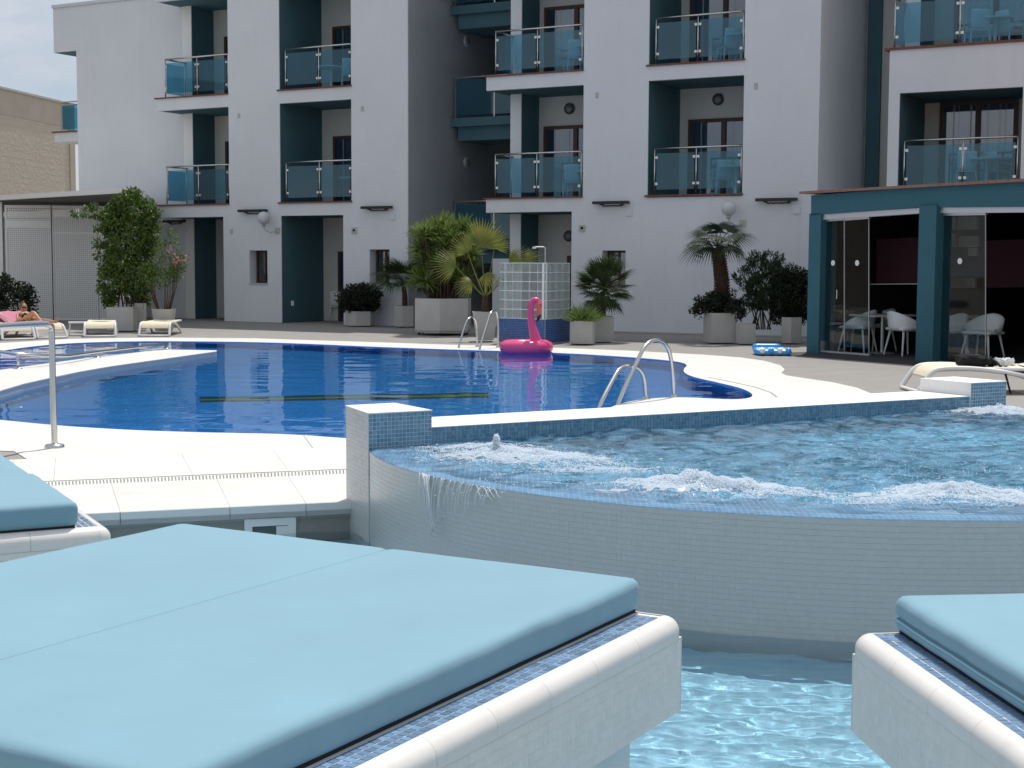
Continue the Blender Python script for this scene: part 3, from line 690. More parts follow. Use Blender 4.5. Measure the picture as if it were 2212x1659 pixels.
# ------------------------------------------------------------------ day beds
ZP, ZS = .36, .07
def bed(label, corner, rz, a0, a1, b0, b1, sides, strip):
    """platform in its own axes: x from a0 to a1, y from b0 to b1; the thing stands at corner"""
    t = thing('daybed', label, 'daybed', (corner[0], corner[1], -.45), rz, 'tiled day beds standing in the shallow pool')
    Z = .45
    def O(name, mb, m, parent=t, **k): 
        o = bpy.data.objects.new(name, None) if mb is None else obj(name, mb, m, None, **k)
        o.parent = parent; return o
    s = MB(); s.box(a0 + .006, a1 - .006, b0 + .006, b1 - .006, ZS + Z, ZP + Z - .066); s.box(a0 + .0495, a1 - .0495, b0 + .0495, b1 - .0495, ZP + Z - .066, ZP + Z - .004); O('platform', s, M['bed_grout'])
    s = MB(); s.box(a0 + .12, a1 - .12, b0 + .12, b1 - .12, 0, ZS + Z); O('plinth', s, M['render'], caus='r')
    s = MB(); s.box(a0 + .05, a1 - .05, b0 + .05, b1 - .05, ZP + Z - .004, ZP + Z - .0010); O('top_bed', s, M['bed_grout'])
    R_ = .046
    prof = [(-.05, 0)] + [(-R_ + R_ * math.sin(a), -R_ + R_ * math.cos(a)) for a in [math.pi / 2 * i / 7 for i in range(8)]] + [(0, -.070), (-.012, -.074)]
    def run(p, q, nrm):
        p, q, nrm = Vector(p), Vector(q), Vector(nrm); L_ = (q - p).length; n = max(1, round(L_ / .25)); d = (q - p) / n; g_ = d.normalized() * .0006
        for i in range(n):
            s = MB(); a, c = p + d * i + g_, p + d * (i + 1) - g_; k = len(prof)
            s.add([a + nrm * x + Vector((0, 0, z)) for x, z in prof] + [c + nrm * x + Vector((0, 0, z)) for x, z in prof], [(i2, i2 + 1, i2 + 1 + k, i2 + k) for i2 in range(k - 1)] + [tuple(range(k)), tuple(reversed(range(k, 2 * k)))])
            O('bullnose_stone', s, M['bull'], smooth=False); smooth_angle(bpy.data.objects[-1] if False else s_last(), 40)
    def s_last(): return list(t.children)[-1]
    zt = ZP + Z + .001
    def corner_piece(cx, cyy, a_start):
        s = MB(); n = 8; k = len(prof)
        for i in range(n + 1):
            a = a_start + math.pi / 2 * i / n
            for x, z in prof: r = .05 + x; s.v.append((cx + max(r, .0005) * math.cos(a), cyy + max(r, .0005) * math.sin(a), zt + z))
        s.f += [(i * k + j_, i * k + j_ + 1, (i + 1) * k + j_ + 1, (i + 1) * k + j_) for i in range(n) for j_ in range(k - 1)]
        o = O('corner_stone', s, M['bull']); smooth_angle(o, 40)
    c = .05
    E_ = {'r': ((a1, b0 + c, zt), (a1, b1 - c, zt), (1, 0, 0)), 'l': ((a0, b0 + c, zt), (a0, b1 - c, zt), (-1, 0, 0)), 'f': ((a0 + c, b0, zt), (a1 - c, b0, zt), (0, -1, 0)), 'b': ((a0 + c, b1, zt), (a1 - c, b1, zt), (0, 1, 0))}
    for k in 'rlfb': 
        p, q, nn = E_[k]; p = Vector(p); q = Vector(q); nn_ = Vector(nn); L_ = (q - p).length; n = max(1, round(L_ / .25)); d = (q - p) / n; g_ = d.normalized() * .0006
        for i in range(n):
            s = MB(); a, cc = p + d * i + g_, p + d * (i + 1) - g_; kk = len(prof)
            s.add([a + nn_ * x + Vector((0, 0, z)) for x, z in prof] + [cc + nn_ * x + Vector((0, 0, z)) for x, z in prof], [(i2, i2 + 1, i2 + 1 + kk, i2 + kk) for i2 in range(kk - 1)] + [tuple(range(kk)), tuple(reversed(range(kk, 2 * kk)))])
            smooth_angle(O('bullnose_stone', s, M['bull']), 40)
    corner_piece(a1 - c, b1 - c, 0); corner_piece(a0 + c, b1 - c, math.pi / 2); corner_piece(a0 + c, b0 + c, math.pi); corner_piece(a1 - c, b0 + c, -math.pi / 2)
    # white mosaic on the sides in view
    for k in sides:
        p, q, nn = E_[k]; p = Vector(p); q = Vector(q); nn_ = Vector(nn); d = (q - p).normalized(); p = p - d * .045; L_ = (q - p).length + .045
        zz0 = ZP + Z - .072; rows = int((zz0 - ZS - Z) / T)
        s = MB(); mosaic(s, lambda u, v: (p - nn_ * .006 + d * (u * T) + Vector((0, 0, zz0 - zt - v * (zz0 - ZS - Z) / rows)), nn_), int(L_ / T), rows, gap=.030, gu=.006, th=.0022, tilt=.00022, row=.0011)
        O('side_mosaic', s, M['wtile_lit'], kind='stuff')
    # blue strip
    for k, single in strip:
        p, q, nn = E_[k]; p = Vector(p) - Vector(nn) * .052; q = Vector(q) - Vector(nn) * .052; d = (q - p).normalized(); n = int((q - p).length / T)
        p.z = q.z = ZP + Z - .0015
        if single:
            s = MB(); h = T / 2 * .85
            s.hexa([(-h, -h, 0), (h, -h, 0), (h, h, 0), (-h, h, 0), (-h, -h, .0022), (h, -h, .0022), (h, h, .0022), (-h, h, .0022)])
            first = None; ang = math.atan2(d.y, d.x)
            for i in range(n):
                for j_ in range(3):
                    if first is None: o = O('mosaic_tile', s, M['bpiece']); first = o
                    else: o = bpy.data.objects.new('mosaic_tile', first.data); col.objects.link(o); o.parent = t
                    o.location = p + d * ((i + .5) * T) - Vector(nn) * ((j_ + .5) * T); o.rotation_euler = (random.gauss(0, .012), random.gauss(0, .012), ang)
        else:
            s = MB(); mosaic(s, lambda u, v: (p + d * (u * T) - Vector(nn) * (v * T), Vector((0, 0, 1))), n, 3, gap=.075, th=.0018); O('tile_strip', s, M['bpiece'], kind='stuff')
    return t
mbx = [None]
def mattress(label, corner, rz, x0, x1, y0, y1, seed=0, h=.10, pipe=True, zb=.365, seam=''):
    t = thing('mattress', label, 'mattress', (corner[0], corner[1], zb), rz, 'light blue day bed cushions')
    lx, ly = x1 - x0, y1 - y0; cx, cyy = (x0 + x1) / 2, (y0 + y1) / 2
    def fn(p, n):
        q = p.copy(); e = min(lx / 2 - abs(p.x), ly / 2 - abs(p.y)); side = max(0, 1 - e / .03)
        sx_ = {'r': p.x, 'l': -p.x}.get(seam); sy_ = {'f': -p.y, 'b': p.y}.get(seam)
        gp_ = (lx / 2 - sx_) if sx_ is not None else (ly / 2 - sy_) if sy_ is not None else 1
        if gp_ < .045:
            o_ = mbx[0].orig; r_ = .030; c_ = Vector((o_.x, max(-ly / 2 + r_, min(ly / 2 - r_, o_.y)), max(-h / 2 + r_, min(h / 2 - r_, o_.z)))) if sx_ is not None else Vector((max(-lx / 2 + r_, min(lx / 2 - r_, o_.x)), o_.y, max(-h / 2 + r_, min(h / 2 - r_, o_.z))))
            d_ = o_ - c_; q = c_ + (d_.normalized() * r_ if d_.length > 1e-6 else Vector((0, 0, 0))); og = (lx / 2 - abs(o_.x)) if sx_ is not None else (ly / 2 - abs(o_.y))
            if q.z > .3 * h: q.z -= .004 * max(0, 1 - og / .006)
            return q
        s_ = p.x * 1.0 + p.y * 1.3 + seed
        if n.z > .3:
            sag = noise.noise(Vector((p.x * 2.2, p.y * 2.2, seed))) * .006 * min(1, max(0, e) / .12); q.z += sag + .004 * min(1, max(0, e) / .2)
        pu = noise.noise(Vector((s_ * 9, seed, p.z * 6))) * .0035 + noise.noise(Vector((s_ * 2.3, seed + 3, 0))) * .006
        if side > 0:
            q += Vector((n.x, n.y, 0)) * pu * side
            pin = math.exp(-((p.z + .012) / .008) ** 2) if pipe else 0; q -= Vector((n.x, n.y, 0)) * .011 * pin * side
            q.z += noise.noise(Vector((s_ * 3, 0, seed))) * .004 * side
        return q
    s = MB(); mbx[0] = s; s.rbox(lx, ly, h, .030, int(lx / .02), int(ly / .02), 20 if pipe else 12, fn, (cx, cyy, h / 2))
    o = obj('cover', s, M['canvas'], None, smooth=True); o.parent = t
    if pipe:
        pts = []; k = .036
        for (sx, sy, a0) in ((1, 1, 0), (-1, 1, 1), (-1, -1, 2), (1, -1, 3)):
            for i in range(6):
                a = math.pi / 2 * (a0 + i / 5); pts.append(Vector(((lx / 2 - k) * sx + k * math.cos(a), (ly / 2 - k) * sy + k * math.sin(a), 0)))
        full = []
        for i in range(len(pts)):
            a, c = pts[i], pts[(i + 1) % len(pts)]; n = max(1, int((c - a).length / .03))
            full += [a.lerp(c, k2 / n) for k2 in range(n)]
        full.append(full[0])
        for zc in (.036,):
            pp = []
            for p in full:
                s_ = p.x * 1.0 + p.y * 1.3 + seed; d = Vector((p.x / (lx / 2), p.y / (ly / 2), 0)); d = Vector((1 if d.x > .96 else -1 if d.x < -.96 else 0, 1 if d.y > .96 else -1 if d.y < -.96 else 0, 0))
                pu = noise.noise(Vector((s_ * 2.3, seed + 3, 0))) * .006
                pp.append(Vector((cx + p.x, cyy + p.y, zc + noise.noise(Vector((s_ * 3, 0, seed))) * .004)) + d * (pu - .0015))
            s = MB(); s.tube(pp, .0038, 6, cap=False); o = obj('piping', s, M['piping'], None, smooth=True); o.parent = t
    s = MB(); s.box(x0 + .016, x1 - .016, y0 + .016, y1 - .016, -.0085, .012); o = obj('gap_shade', s, M['gapshade'], None); o.parent = t  # thin black layer standing in for the shade under the cushion
    return t
K1 = (.397, 4.375); Z1r = rad(-30)
bed('large white tiled daybed in front, its long tiled side to the lower pool', K1, Z1r, -1.97, .125, -2.17, .03, 'r', [('r', True)])
mattress('light blue cushion nearest the lower pool on the large front daybed', K1, Z1r, -.9195, 0, -2.05, 0, 1, pipe=False, seam='l')
mattress('light blue cushion left of the seam on the large front daybed', K1, Z1r, -1.842, -.9235, -2.05, 0, 4, pipe=False, seam='r')
K2 = (1.077, 4.14); Z2r = rad(6.5)
bed('white tiled daybed at the right edge, cut off by the picture', K2, Z2r, -.10, 1.95, -2.15, .03, 'l', [('l', False), ('b', False)])
mattress('light blue piped cushion on the daybed at the right edge', K2, Z2r, 0.012, .93, -2.05, 0, 7, h=.105)
mattress('light blue cushion right of the piped one, mostly outside the picture', K2, Z2r, .934, 1.86, -2.05, 0, 9, h=.105)
K3 = (-1.70, 5.74); Z3r = rad(28)
bed('white tiled daybed at the left edge beside the white deck', K3, Z3r, -2.1, .12, -.04, 1.92, 'fr', [('r', False)])
mattress('near light blue cushion on the left daybed', K3, Z3r, -2.0, -.0, 0, .9165, 12, pipe=False, seam='b')
mattress('far light blue cushion on the left daybed', K3, Z3r, -2.0, -.02, .9205, 1.83, 15, pipe=False, seam='f')

# ------------------------------------------------------------------ hotel building (u along the front, d inwards, z up)
FA = G(604, 697); FE = Vector((math.cos(rad(-29)), math.sin(rad(-29)), 0)); FN = Vector((-FE.y, FE.x, 0))
def FW(u, d, z): return FA + FE * u + FN * d + Vector((0, 0, z))
def U(x, y, d=0.0):
    r = ray(x, y); p0 = FA + FN * d; p = CAM + r * ((p0 - CAM).dot(FN) / r.dot(FN)); return (p - FA).dot(FE), p.z
def FB(mb, u0, u1, d0, d1, z0, z1):
    mb.hexa([FW(u0, d0, z0), FW(u1, d0, z0), FW(u1, d1, z0), FW(u0, d1, z0), FW(u0, d0, z1), FW(u1, d0, z1), FW(u1, d1, z1), FW(u0, d1, z1)]); return mb
hotel = thing('hotel', 'white hotel with recessed petrol balconies and glass railings behind the pool', 'hotel', tuple(FW(5, 3, 0)))
def part(name, boxes, m, parent=hotel, smooth=False):
    s = MB()
    for b in boxes: FB(s, *b)
    return obj(name, s, m, parent)
Z1, Z2, Z3, ROOF = 2.84, 5.49, 8.15, 8.4
F1, F2, F3 = 2.55, 5.20, 7.88          # undersides of the slabs
DL, DB = .85, 1.68                      # left wall set back, balcony back wall
# piers and walls on the front plane
part('wall', [(-1.5, .05, 0, 7, 2.55, ROOF), (-1.7, .07, 0, 7, 0, 2.55)], M['stucco'])
pierA = part('wall', [(2.12, 3.69, 0, 7, 2.55, ROOF), (1.88, 3.69, 0, 7, 0, 2.55)], M['stucco'])
part('wall', [(8.09, 9.58, 0, 7, 2.55, ROOF), (7.83, 8.56, 0, 7, 0, 2.55), (8.56, 9.10, 0, 7, 1.72, 2.55), (8.56, 9.10, 0, 7, 0, .95), (9.10, 9.58, 0, 7, 0, 2.55)], M['stucco'])
part('wall', [(9.58, 11.65, 0, 7, 0, Z1 - .03)], M['stucco'])
part('wall', [(11.65, 13.22, 0, 7, 0, ROOF)], M['stucco'])
part('wall', [(-7.36, -3.37, DL, 7, 0, ROOF - .2), (-8.18, -7.36, DL, 4.5, 7.03, ROOF - .2)], M['stucco'])
part('roof_edge', [(-8.21, -1.5, DL - .03, 7, ROOF - .2, ROOF - .12)], M['galv'])
part('wall', [(-9.5, 18.5, 7, 7.3, 0, ROOF)], M['stucco'])
part('roof', [(-1.4, 18, .4, 7.2, ROOF, ROOF + .12)], M['stucco'])
# fascias between the floors (front edge of the slabs) and their petrol soffits
def fascia(u0, u1, zb, zt, proj=0.0, d1=None, inset=0.0):
    part('slab_front', [(u0, u1, -proj, .10, zb, zt)], M['stucco'])
    part('soffit', [(u0 + inset, u1, .10, d1 or DB, zb - .002 if False else zb, zt)], M['teal'])
    part('sill', [(u0 - (.06 if inset else .05), u1 + (.0 if inset else .02), -proj - .045, .25, zt, zt + .032)], M['sillm'])
for (zb, zt) in ((F1, Z1), (F2, Z2), (F3, Z3)):
    fascia(.05, 2.12, zb, zt); fascia(9.58, 11.65, zb, zt) if zt > 2.9 else part('sill', [(9.53, 11.67, -.045, .25, Z1 - .02, Z1 + .02)], M['sillm'])
    fascia(-3.78, -1.5, zb, zt, inset=.01); fascia(5.72, 8.09, zb, zt, inset=.01)
# recesses: petrol side wall, warm white back wall
def recess(u0, u1, d0, z0, z1, dl=0.0, back=DB, white=0.0):
    part('side_panel', [(u0 - .10, u0 + .004, d0 + white, back, z0, z1)], M['teal'])
    part('side_panel', [(u1 - .004, u1 + .1, .02, back, z0, z1)], M['teal'])
    part('back_wall', [(u0 - .1, u1 + .1, back, back + .2, z0, z1)], M['stucco_in'])
LV = ((Z1, F2), (Z2, F3))
for z0, z1 in LV:
    recess(.05, 2.12, .02, z0, z1); recess(9.58, 11.65, .02, z0, z1)
    recess(-3.367, -1.5, DL + .003, z0, z1); recess(6.13, 8.09, DL + .02, z0, z1)
    part('wing_wall', [(5.85, 6.125, DL, 3.2, z0, z1)], M['stucco'])
recess(.07, 1.88, .02, 0, F1); recess(-3.367, -1.7, DL + .003, 0, F1); part('pilaster', [(-3.66, -3.366, DL - .02, DL, 0, ROOF - .25)], M['render']); recess(6.13, 7.83, DL + .02, 0, F1)
part('wing_wall', [(5.85, 6.125, DL, 3.2, 0, F1)], M['stucco'])
part('low_wall', [(5.2, 5.85, 1.2, 1.4, 0, 1.55)], M['stucco'])
# doors
def door(u0, z0, w=1.62, h=1.70, back=DB, leaves=2, cur=.55):
    s = MB(); fw = .075; d0, d1 = back - .06, back + .0
    for b in ((u0, u0 + fw, d0, d1, z0, z0 + h), (u0 + w - fw, u0 + w, d0, d1, z0, z0 + h), (u0 + fw, u0 + w - fw, d0, d1, z0 + h - fw, z0 + h), (u0 + w / 2 - .05, u0 + w / 2 + .05, d0 - .01, d1, z0, z0 + h - fw), (u0 + fw, u0 + w / 2 - .05, d0 + .01, d1, z0, z0 + .09), (u0 + w / 2 + .05, u0 + w - fw, d0 + .01, d1, z0, z0 + .09)): FB(s, *b)
    o = obj('balcony_door', s, M['wood'], hotel)
    for a, b in ((u0 + fw, u0 + w / 2 - .05), (u0 + w / 2 + .05, u0 + w - fw)):
        s = MB(); FB(s, a, b, d0 + .03, d0 + .036, z0 + .09, z0 + h - fw); obj('pane', s, M['window'], o)
    # pleated curtain behind the glass
    s = MB(); n = 40; v = []
    for i in range(n + 1):
        u = u0 + fw + (w - 2 * fw) * i / n
        if cur < .5 and .25 < i / n < .55: dd = .0
        dd = d1 - .018 + .010 * math.sin(i * 1.9) + .006 * math.sin(i * .7)
        v.append((u, dd))
    for i in range(n):
        if cur < .5 and .2 < i / n < .5: continue
        s.add([FW(v[i][0], v[i][1], z0 + .05), FW(v[i + 1][0], v[i + 1][1], z0 + .05), FW(v[i + 1][0], v[i + 1][1], z0 + h - fw), FW(v[i][0], v[i][1], z0 + h - fw)], [(0, 1, 2, 3)])
    obj('curtain', s, M['curtain'], o)
    return o
for i, (z0, _) in enumerate(LV):
    door(.42, z0, cur=.3 + .4 * i); door(9.80, z0, cur=.4); door(6.28, z0, cur=.6 - .2 * i); door(-2.98, z0, w=1.4, cur=.6)
door(.55, 0, w=1.3, h=1.72, cur=.3); door(6.9, 0, w=.95, h=1.62, cur=.6); door(-2.9, 0, w=1.1, h=1.7, cur=.6)
# ground floor windows
def window(u0, u1, z0, z1, half=.5, lace=True):
    s = MB(); d0 = .26; f = .045
    for b in ((u0, u0 + f, d0, d0 + .05, z0, z1), (u1 - f, u1, d0, d0 + .05, z0, z1), (u0 + f, u1 - f, d0, d0 + .05, z1 - f, z1), (u0 + f, u1 - f, d0, d0 + .05, z0, z0 + f), ((u0 + u1) / 2 - .02, (u0 + u1) / 2 + .02, d0 - .005, d0 + .05, z0 + f, z1 - f)): FB(s, *b)
    o = obj('window', s, M['wood'], hotel)
    s = MB(); FB(s, u0 + f, u1 - f, d0 + .02, d0 + .025, z0 + f, z1 - f); obj('pane', s, M['window'], o)
    s = MB(); FB(s, u0, u1, .20, .202, z0 - .02, z0); 
    s = MB(); FB(s, u0 - .02, u1 + .02, -.02, .25, z0 - .03, z0 + .002); obj('window_sill', s, M['planter'], o)
    s = MB(); FB(s, u0 + f, u1 - f, d0 + .12, d0 + .14, z0, z1); obj('blind', s, M['dark'], o)
    s = MB(); m_ = u0 + (u1 - u0) * .55; s.add([FW(m_, d0 + .09, z0 + f), FW(u1 - f, d0 + .09, z0 + f), FW(u1 - f, d0 + .09, z1 - .35), FW(m_ + .12, d0 + .09, z1 - .2)], [(0, 1, 2, 3)]); obj('curtain', s, M['curtain'], o)
# windows are cut as recesses: rebuild the piers round them
for o in (pierA,): bpy.data.objects.remove(o)
part('wall', [(2.12, 3.69, 0, 7, 2.55, ROOF), (1.88, 2.62, 0, 7, 0, 2.55), (3.17, 3.69, 0, 7, 0, 2.55), (2.62, 3.17, 0, 7, 1.75, 2.55), (2.62, 3.17, 0, 7, 0, .96), (2.62, 3.17, .5, 7, .96, 1.75)], M['stucco'])
pa0 = [o for o in hotel.children if o.name.startswith('wall')][0]; bpy.data.objects.remove(pa0)
part('wall', [(-1.5, .05, 0, 7, 2.55, ROOF), (-1.7, -.9, 0, 7, 0, 2.55), (-.35, .07, 0, 7, 0, 2.55), (-.9, -.35, 0, 7, 1.73, 2.55), (-.9, -.35, 0, 7, 0, .94), (-.9, -.35, .5, 7, .94, 1.73)], M['stucco'])
part('wall', [(8.56, 9.10, .5, 7, .95, 1.72)], M['stucco'])
window(-.9, -.35, .94, 1.73); window(2.62, 3.17, .96, 1.75); window(8.56, 9.10, .95, 1.72)
# balcony railings: steel posts, round handrail, glass held by clamps
def railing(us, z0, d=.06, ret=None, h=.93, name='balcony_railing'):
    s = MB(); s.tube([FW(us[0], d, z0 + h), FW(us[-1], d, z0 + h)], .021, 8)
    if ret: s.tube([FW(us[0], d, z0 + h), FW(us[0], ret, z0 + h)], .021, 8)
    o = obj(name, s, M['steel'], hotel, smooth=True)
    for i, u in enumerate(us):
        s = MB(); s.tube([FW(u, d, z0), FW(u, d, z0 + h)], .015, 8); obj('post', s, M['steel'], o, smooth=True)
        s = MB()
        for zz in (.18, .72):
            for sg in (-1, 1):
                if (i == 0 and sg < 0) or (i == len(us) - 1 and sg > 0): continue
                FB(s, u + sg * .045 - .028, u + sg * .045 + .028, d - .014, d + .014, z0 + zz, z0 + zz + .05)
        obj('clamp', s, M['steel'], o, kind='stuff')
    for a, b in zip(us, us[1:]):
        s = MB(); FB(s, a + .04, b - .04, d - .004, d + .004, z0 + .09, z0 + h - .10); obj('glass', s, M['railglass'], o)
    if ret:
        s = MB(); s.tube([FW(us[0], ret - .06, z0), FW(us[0], ret - .06, z0 + h - .02)], .015, 8); obj('post', s, M['steel'], o, smooth=True)
        s = MB(); FB(s, us[0] - .004, us[0] + .004, d + .04, ret - .10, z0 + .09, z0 + h - .10); obj('glass', s, M['railglass'], o)
for z0 in (Z1 + .045, Z2 + .045):
    railing([.19, 1.16, 2.09], z0); railing([9.71, 10.63, 11.60], z0)
    railing([-3.55, -2.52, -1.55], z0, ret=.85); railing([5.92, 6.95, 8.02], z0, ret=.85)
railing([-3.55, -2.52, -1.55], Z3 + .045, ret=.85)
# stairwell: petrol landings, dark steps behind teal glass
SW0, SW1 = 3.69, 5.85
part('wall', [(SW0 - .02, SW0, .0, 6.9, 0, ROOF)], M['stucco'])
part('stair_wall', [(SW0, 6.2, 5.2, 5.3, 0, ROOF)], M['stucco_in'])
part('stair_ceiling', [(SW0, 6.2, 1.9, 5.2, ROOF - .3, ROOF)], M['teal'])
for zb in (Z1 - 1.30 + .22, Z2 - .84, Z3 - .90):
    for nm, (a, b, c, d_, e, f_) in (('landing', (SW0, SW1 + .3, 1.80, 3.3, zb, zb + .20)), ('landing_beam', (SW0 + .13, SW1 + .3, 1.95, 3.3, zb - .32, zb))):
        part(nm, [(a, b, c, d_, e, f_)], M['teal'])
    k = part('stair_railing', [(SW0 + .05, SW1, 1.86, 1.89, zb + .20 + .93, zb + 1.155)], M['steel'])
    s = MB(); FB(s, SW0 + .12, SW1 - .1, 1.87, 1.878, zb + .26, zb + 1.08); obj('glass', s, M['railglass'], k)
    for uu in (SW0 + .09, SW0 + 1.15):
        s = MB(); FB(s, uu, uu + .03, 1.86, 1.89, zb + .2, zb + 1.13); obj('post', s, M['steel'], k)
    for i in range(7):
        part('step', [(SW0 + .85 + i * .16, SW1 + .3, 2.7, 3.3, zb + .2 + i * .16, zb + .25 + i * .16)], M['wood'])
# bulkhead lamps
def blamp(u, d, z, nrm, m1=None, name='round_lamp', sc_=1.0):
    a = nrm.normalized(); up_ = Vector((0, 0, 1)); r_ = a.cross(up_)
    def disc(r, h0, h1, m, nm, par, dome=0.0):
        s = MB(); n = 20; c = FW(u, d, z); vv = []
        rings = [(r, h0), (r, h1), (r * .85, h1 + dome * .5), (r * .5, h1 + dome * .9), (.001, h1 + dome)]
        for (rr, hh) in rings:
            for k in range(n): th = 2 * math.pi * k / n; vv.append(c + a * hh + (r_ * math.cos(th) + up_ * math.sin(th)) * rr)
        s.add(vv, [(i * n + k, i * n + (k + 1) % n, (i + 1) * n + (k + 1) % n, (i + 1) * n + k) for i in range(4) for k in range(n)])
        return obj(nm, s, m, par, smooth=False)
    o = disc(.125 * sc_, 0, .05, m1 or M['black'], name, hotel); disc(.09 * sc_, .05, .055, mat('lamp_glass', (.16, .17, .17), .3), 'lens', o, .03); return o
for (x, y) in ((1231, 235), (1552, 215)): 
    u, z = U(x, y, DB); blamp(u, DB, z, -FN); 
blamp(U(1230, 510, DB)[0] - .0, DB, U(1230, 510, DB)[1], -FN)
for y in (89, 351): 
    u, z = SW0, 0
    p = FW(SW0, 2.6, 0); r = ray(1007, y); tt = (p - CAM).dot(FE) / r.dot(FE); p = CAM + r * tt
    blamp(SW0, (p - FA).dot(FN), p.z, FE, M['planter'])
# recess between the two blocks and the right block
part('wall', [(13.20, 13.222, 0, 3.3, Z1 - .2, ROOF)], M['stucco'])
part('back_wall', [(13.2, 14.6, 3.12, 3.3, 0, ROOF)], M['stucco_in'])
u0 = U(1872, 200, 3.05)[0]; u1 = U(1907, 200, 3.05)[0]
part('petrol_panel', [(u0, u1 - .05, 3.02, 3.12, Z1, ROOF)], M['teal'])
part('sill', [(13.18, 14.56, -.05, .2, Z1 - .04, Z1 + .02)], M['sillm'])
part('wall', [(13.22, 14.56, 0, 3.1, 0, Z1 - .04)], M['stucco'])
DR = 1.98
part('wall', [(14.55, 14.76, 0, 7, 0, F2), (17.0, 18.5, 0, 7, 0, ROOF), (14.76, 17.0, 0, .1, F2 - .52, F2 + .01 - .01)], M['stucco'])
part('slab_front', [(14.55, 17.0, 0.0, .1, F2, Z2), ], M['stucco']); part('soffit', [(-8.16, -7.37, DL + .02, 4.4, 7.02, 7.028)], M['teal'])
part('soffit', [(14.76, 17.0, .1, DR, F2 - .52, F2 + .2)], M['teal'])
part('floor', [(14.6, 18.2, .1, 3, F2 + .2, Z2 + .02)], M['planter'])
part('sill', [(14.46, 18.3, -.045, .25, Z2, Z2 + .045)], M['sillm'])
part('slab_front', [(14.55, 18.3, 0.0, .1, F3, Z3)], M['stucco']); part('soffit', [(14.55, 18.3, .1, DR, F3, Z3)], M['teal'])
part('side_panel', [(14.70, 14.764, .02, DR, Z1, F2 - .52)], M['teal']); part('side_panel', [(16.996, 17.1, .02, DR, Z1, F2 - .52)], M['teal'])
part('back_wall', [(14.6, 17.2, DR, DR + .2, 0, F2 - .3)], M['stucco_in'])
part('back_wall', [(14.9, 18.3, DR, DR + .2, Z2, F3)], M['stucco_in'])
part('wing_wall', [(14.62, 14.90, DL, 4, Z2, F3)], M['stucco']); part('side_panel', [(14.90, 14.906, DL + .02, DR, Z2, F3)], M['teal'])
part('floor', [(14.7, 17.1, .0, DR, Z1 - .2, Z1 + .02)], M['pave'])
door(15.07, Z1, w=1.50, h=1.84, back=DR, cur=.6); door(15.3, Z2, w=1.6, h=1.8, back=DR, cur=.6)
railing([14.86, 15.95, 16.93], Z1 + .02); railing([14.62, 15.83, 17.05, 18.2], Z2 + .045, ret=.85)
u, z = U(2109, 182.5, DR); blamp(u, DR, z, -FN)
# end balcony on the far left corner
def ebox(x0, x1, d0, d1, z0, z1, m, nm):
    return part(nm, [(x0, x1, d0, d1, z0, z1)], m)
ub = U(118, 290, 3.6)[0]; 
zb0 = U(145, 306, 3.6)[1]; zb1 = U(145, 286, 3.6)[1]
ebox(ub, -7.3, 3.6, 5.6, zb0, zb1, M['stucco'], 'slab_front'); ebox(ub - .06, -7.3, 3.55, 5.6, zb1, zb1 + .04, M['sillm'], 'sill')
ur = U(132, 250, 3.65)[0]; zr = U(132, 221, 3.65)[1]
s = MB(); s.tube([FW(-7.36, 3.65, zr), FW(ur, 3.65, zr), FW(ur, 5.5, zr)], .022, 8); k = obj('balcony_railing', s, M['steel'], hotel)
for dd in (3.65, 5.4): s = MB(); s.tube([FW(ur, dd, zb1), FW(ur, dd, zr)], .016, 8); obj('post', s, M['steel'], k)
s = MB(); FB(s, ur + .05, -7.4, 3.646, 3.654, zb1 + .1, zr - .1); obj('glass', s, M['railglass'], k)
s = MB(); FB(s, ur - .004, ur + .004, 3.7, 5.4, zb1 + .1, zr - .1); obj('glass', s, M['railglass'], k)
# black parasol heaters / lamp bars on the wall, vents, cable bits, globe lamps
def wallbar(xl, xr, y, yr, d=0.0):
    ua, za = U(xl, y, d); ub_, zb_ = U(xr, yr, d); zm = (za + zb_) / 2
    o = part('wall_heater', [(ua, ub_, d - .16, d - .05, zm - .03, zm + .03)], M['black'])
    s = MB(); FB(s, ua + .15, ua + .2, d - .10, d, zm - .05, zm - .03); FB(s, ub_ - .2, ub_ - .15, d - .10, d, zm - .05, zm - .03)
    k0 = ua + .2
    s.tube([FW(k0 + i * (ub_ - ua - .35) / 12, d - .06, zm - .05 - .025 * abs(math.sin(i * 1.3))) for i in range(13)], .012, 5); obj('bracket', s, M['black'], o)
    s = MB(); FB(s, ua - .02 + (ub_ - ua) * .9, ua + .12 + (ub_ - ua) * .9, d - .03, d, zm - .28, zm - .16); obj('junction_box', s, M['stucco'], o)
wallbar(522, 581, 456, 455); wallbar(787, 851, 449, 448); wallbar(1286, 1362, 439, 437); wallbar(1637, 1725, 433, 430); wallbar(358, 404, 478.5, 478, DL)
for (x, y, dk) in ((765.5, 498, 1), (1258, 493, 1), (1050 - 0, 0, 0)):
    if not dk: continue
    u, z = U(x, y); o = part('wall_vent', [(u - .07, u + .07, -.02, 0, z - .07, z + .07)], M['planter']); s = MB(); FB(s, u - .03, u + .03, -.026, -.02, z - .02, z + .03); obj('opening', s, M['dark'], o)
for (x, y) in ((516, 250), (783, 235), (1290, 206), (1633, 186), (500, 500), (632, 655)):
    u, z = U(x, y); part('cover_plate', [(u - .04, u + .04, -.008, 0, z - .06, z + .06)], M['planter'])
gm, nt_, b_ = new_mat('opal_globe'); b_.inputs['Base Color'].default_value = (.60, .60, .62, 1); b_.inputs['Roughness'].default_value = .25; b_.inputs['Subsurface Weight'].default_value = .2
